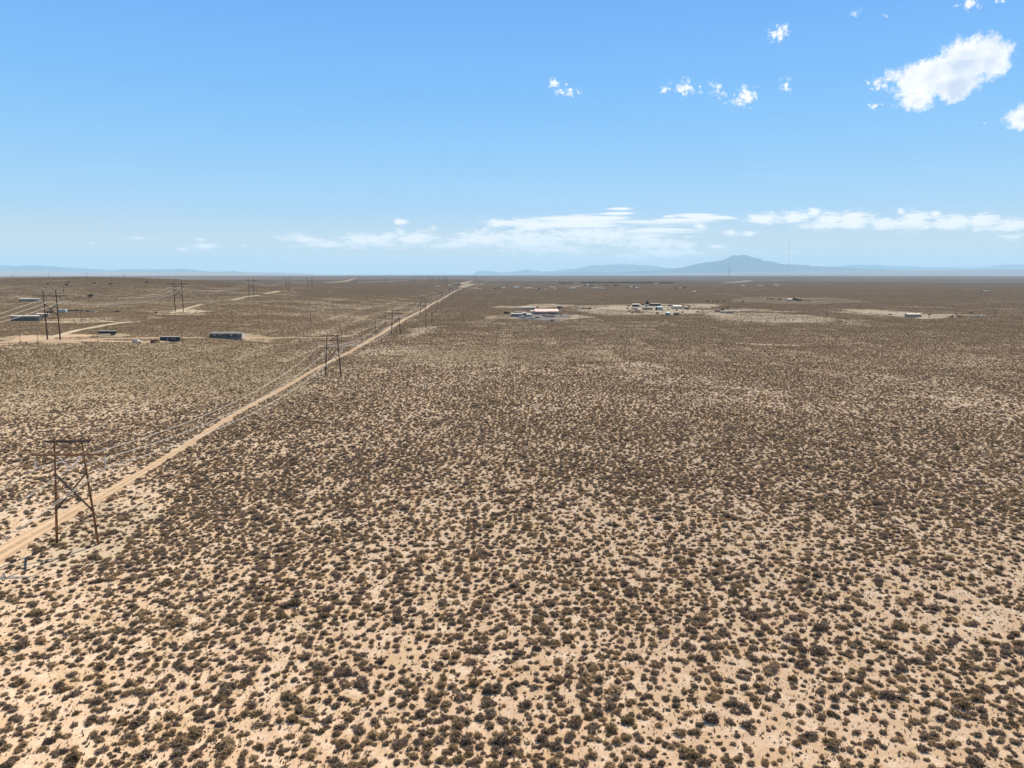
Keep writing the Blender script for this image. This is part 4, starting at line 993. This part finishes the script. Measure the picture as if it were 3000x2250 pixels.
# ------------------------------------------------------------------ trees
def tree_proto(kind, seed):
    r = np.random.default_rng(seed); V = []; T = []; lf = []
    n = 420
    for i in range(n):
        if kind == 'cone':
            z = r.uniform(.12, 1.)**.9; rad_ = .34*(1.05-z)**.8*r.uniform(.5, 1.1); a = r.uniform(0, 6.28); c = np.array([math.cos(a)*rad_, math.sin(a)*rad_, z])
        else:
            v = r.normal(0, 1, 3); v /= np.linalg.norm(v); k = [(0,0,.62,.38),(.22,.05,.5,.28),(-.2,.1,.52,.3),(.02,-.2,.45,.28),(-.05,.18,.7,.25)][i%5]
            c = np.array(k[:3]) + v*k[3]*r.uniform(.5, 1.05)*[1,1,.85]
        u = r.normal(0, 1, 3); u /= np.linalg.norm(u); w = np.cross(u, r.normal(0, 1, 3)); w /= np.linalg.norm(w); s = r.uniform(.055, .11); k = len(V)
        V += [c-u*s-w*s*.6, c+u*s-w*s*.5, c+w*s]; T.append((k, k+1, k+2)); lf += [r.uniform(0, .35)*c[2]]*3
    return np_mesh('crown', np.array(V), np.array(T), [M['tree']], {'leaf': ('FLOAT', np.array(lf, f32)), 'bt': ('FLOAT', np.repeat(r.random(n), 3).astype(f32))})
CR = {'round': [tree_proto('round', s) for s in (1, 2, 3)], 'cone': [tree_proto('cone', 4)]}
trk = tube(bmesh.new(), (0,0,-.05), (0,0,.5), .05, .025, 7)
for a in (0, 2.1, 4.2): tube(trk, (0,0,.3), (math.cos(a)*.2, math.sin(a)*.2, .6), .022, .01, 5)
TRM = bpy.data.meshes.new('trunk'); trk.to_mesh(TRM); trk.free(); TRM.materials.append(M['trunk'])
def tree(label, px, y0, y1, wpx, kind='round', group=None, name='tree', cat='tree'):
    p = at(px, y1); h_ = zabove(p, y0); w = wpx*scale_at(p); t = thing(name, label, cat, p, random.uniform(0, 6), group)
    t.scale = (w/.85, w/.85, max(h_, .5*w))
    for nm, me_ in (('crown', random.choice(CR[kind])), ('trunk', TRM)):
        o = bpy.data.objects.new(nm, me_); C.objects.link(o); o.parent = t
tree('tall dark pointed evergreen tree behind the flat white roof at the second homestead', 1896, 881, 896, 15, 'cone')
tree('dark rounded tree hugging the right side of the pointed evergreen', 1904, 888, 897, 12)
tree('dark pointed tree behind the bright white camper of the second homestead', 2117, 902, 911, 8, 'cone')
tree('dark bushy tree at the left of the two by the blue-grey sheds', 1481, 911.5, 921, 10); tree('dark bushy tree, right one of two beside the blue-grey sheds', 1489, 914, 921, 8)
tree('small dark tree between the pale home and the pink-roofed house', 1566, 902, 908, 5)
for k, (px, py, w_) in enumerate([(2074,886,5),(2089,886,3.5),(2100,886,5),(2121,885,5),(2177,886,5)]):
    tree('lone dark tree on the open plain behind the second homestead, %s from the left' % ORD[k].replace('nearest', 'first'), px, py-5.5, py, w_, 'round', 'lone trees behind the second homestead')
for k in range(13):
    px = 1999+k*7.2+random.uniform(-1.5, 1.5)
    tree('small sapling in the row along the back of the pale clearing of the second homestead', px, 888.5, 893, 2.4, 'round', 'saplings along the back of the clearing', 'sapling', 'sapling')
for k, (px, y0, y1, w_) in enumerate([(2250,873,879,4),(2258,873,879,5),(2266,874,880,4),(2280,873,880,4),(2287,873,880,5),(2326,872,882,9),(2333,874,883,8),(2338,875,883,8),(2344,876,883,6),(2350,877,882,4),(2358,878,883,4),(2365,879,884,2.5),(2372,878,883,4)]):
    tree('dark tree in the row by the small blue-grey house beyond the tan field', px, y0, y1, w_, 'round', 'trees in the row by the small blue-grey house')
x = 1640
while x < 1976:
    gap = (1680 < x < 1700); h_ = random.uniform(3., 4.8)
    if not gap: tree('dark tree of the long tree line beyond the distant settlement', x, 831-h_-(.8 if x > 1700 else 0), 831, random.uniform(5, 9), 'round', 'trees of the long distant tree line')
    x += random.uniform(4.5, 7.5)
for k, (px, y0, y1, w_) in enumerate([(1714,833,838.5,6),(1729,833,838.5,6),(1738,836,839,5),(1772,834,838.5,6),(1780,835,839,6),(1797,835,838.5,5),(1804,833.5,838.5,7),(1811,835,838.5,6),(1840,840,844,5),(1857,838,844,6),(1982,842,846,6),(2006,840,845,7),(2001,842,846,5),(1578,844,848.5,8),(1346,829,838,4),(1342,830,836,4),(1309,832.5,835.5,4),(1251,835.5,838.5,4),(1199,837,840,3),(1500,842,845,5),(1462,843,846,8),(1450,844,847,7),(2100,854,857,4)]):
    tree('dark tree standing between the buildings of the distant settlement', px, y0, y1, w_, 'round', 'trees between the distant buildings')
for k, (px, py, w_, d) in enumerate([(140,833.5,7,'on the left hillside above the tall tower'),(124,836.5,3,'smallest, left of the others on the hillside'),(195,836.5,9,'lower of two on the left hillside'),(200.5,829.5,7,'upper of two on the left hillside'),(277,832,9,'in the middle of the left hillside'),(323,834.5,10,'right of the middle of the left hillside'),(430,829,9,'on the hillside left of the second tall tower'),(327,815.5,5,'on the crest of the left hill'),(265,871,15,'largest, below the others on the left slope'),(515,841,7,'beside the top of the second tall tower'),(515,821,6,'on the skyline at the second tall tower'),(458,918.5,9,'in the scrub above the sandy mound'),(749,825,5,'at the crossarm of the third tall tower')]):
    tree('round dark juniper bush ' + d, px, py-w_*.62, py, w_, 'round', None, 'juniper_bush', 'bush')

# dark yard bushes and heaps of scrap scattered over the two homesteads
for reg, nn, where in (((1500,1660,896,941), 16, 'around the grey yard homestead'), ((1835,2070,893,921), 30, 'around the second homestead'), ((2080,2240,900,918), 10, 'around the bright white camper'), ((2600,2860,918,932), 9, 'around the right-hand mobile home')):
    for k in range(nn):
        px = random.uniform(reg[0], reg[1]); py = random.uniform(reg[2], reg[3]); w_ = random.uniform(4, 9)
        tree('small dark yard bush '+where, px, py-w_*random.uniform(.3, .6), py, w_, 'round', 'yard bushes '+where, 'yard_bush', 'bush')
def junk(label, px, py, w_, seed, grp):
    r = random.Random(seed); p = at(px, py); w = w_*scale_at(p); t = thing('scrap_pile', label, 'scrap pile', p, r.uniform(0, 3), grp)
    for nm, m_ in (('sheet_metal', 'silver'), ('timber', 'brown'), ('drum', 'rust')):
        bm = bmesh.new()
        for i in range(4):
            a, b = r.uniform(-.5, .5)*w, r.uniform(-.4, .4)*w
            if nm == 'drum': tube(bm, (a, b, 0), (a, b, 1.), .4, .4, 10)
            else: bx(bm, -1.2, 1.2, -.5, .5, 0, .15 if nm == 'timber' else .06, Matrix.Translation((a, b, .2+.25*i)) @ Matrix.Rotation(r.uniform(0, 3), 4, 'Z') @ Matrix.Rotation(r.uniform(-.4, .4), 4, 'X'))
        obj(nm, bm, m_, t)
for k in range(22):
    if k < 10: junk('low heap of scrap metal and timber lying in the grey yard homestead', random.uniform(1500, 1640), random.uniform(899, 934), 5, k, 'scrap heaps of the grey yard homestead')
    else: junk('low heap of scrap metal and timber lying in the second homestead', random.uniform(1840, 2050), random.uniform(896, 916), 6, k, 'scrap heaps of the second homestead')

# ------------------------------------------------------------------ air
HD = 3.6e-5
bm = box(-45000, 45000, -300, 52000, -175, 930); hz = bmesh.ops.recalc_face_normals(bm, faces=bm.faces)
me = bpy.data.meshes.new('haze'); bm.to_mesh(me); bm.free()
hm = bpy.data.materials.new('haze_air'); hm.use_nodes = True; hm.node_tree.nodes.clear(); n = NT(hm.node_tree)
pv = n.n('ShaderNodeVolumePrincipled'); pv.inputs['Color'].default_value = (.45, .74, 1., 1); pv.inputs['Density'].default_value = HD; pv.inputs['Anisotropy'].default_value = .0
o_ = n.n('ShaderNodeOutputMaterial'); n.L.new(pv.outputs[0], o_.inputs['Volume']); me.materials.append(hm)
try: hm.cycles.homogeneous_volume = True
except Exception: pass
haze = bpy.data.objects.new('haze', me); C.objects.link(haze); tag(haze, 'thin blue haze over the whole plain', 'haze', kind='stuff')
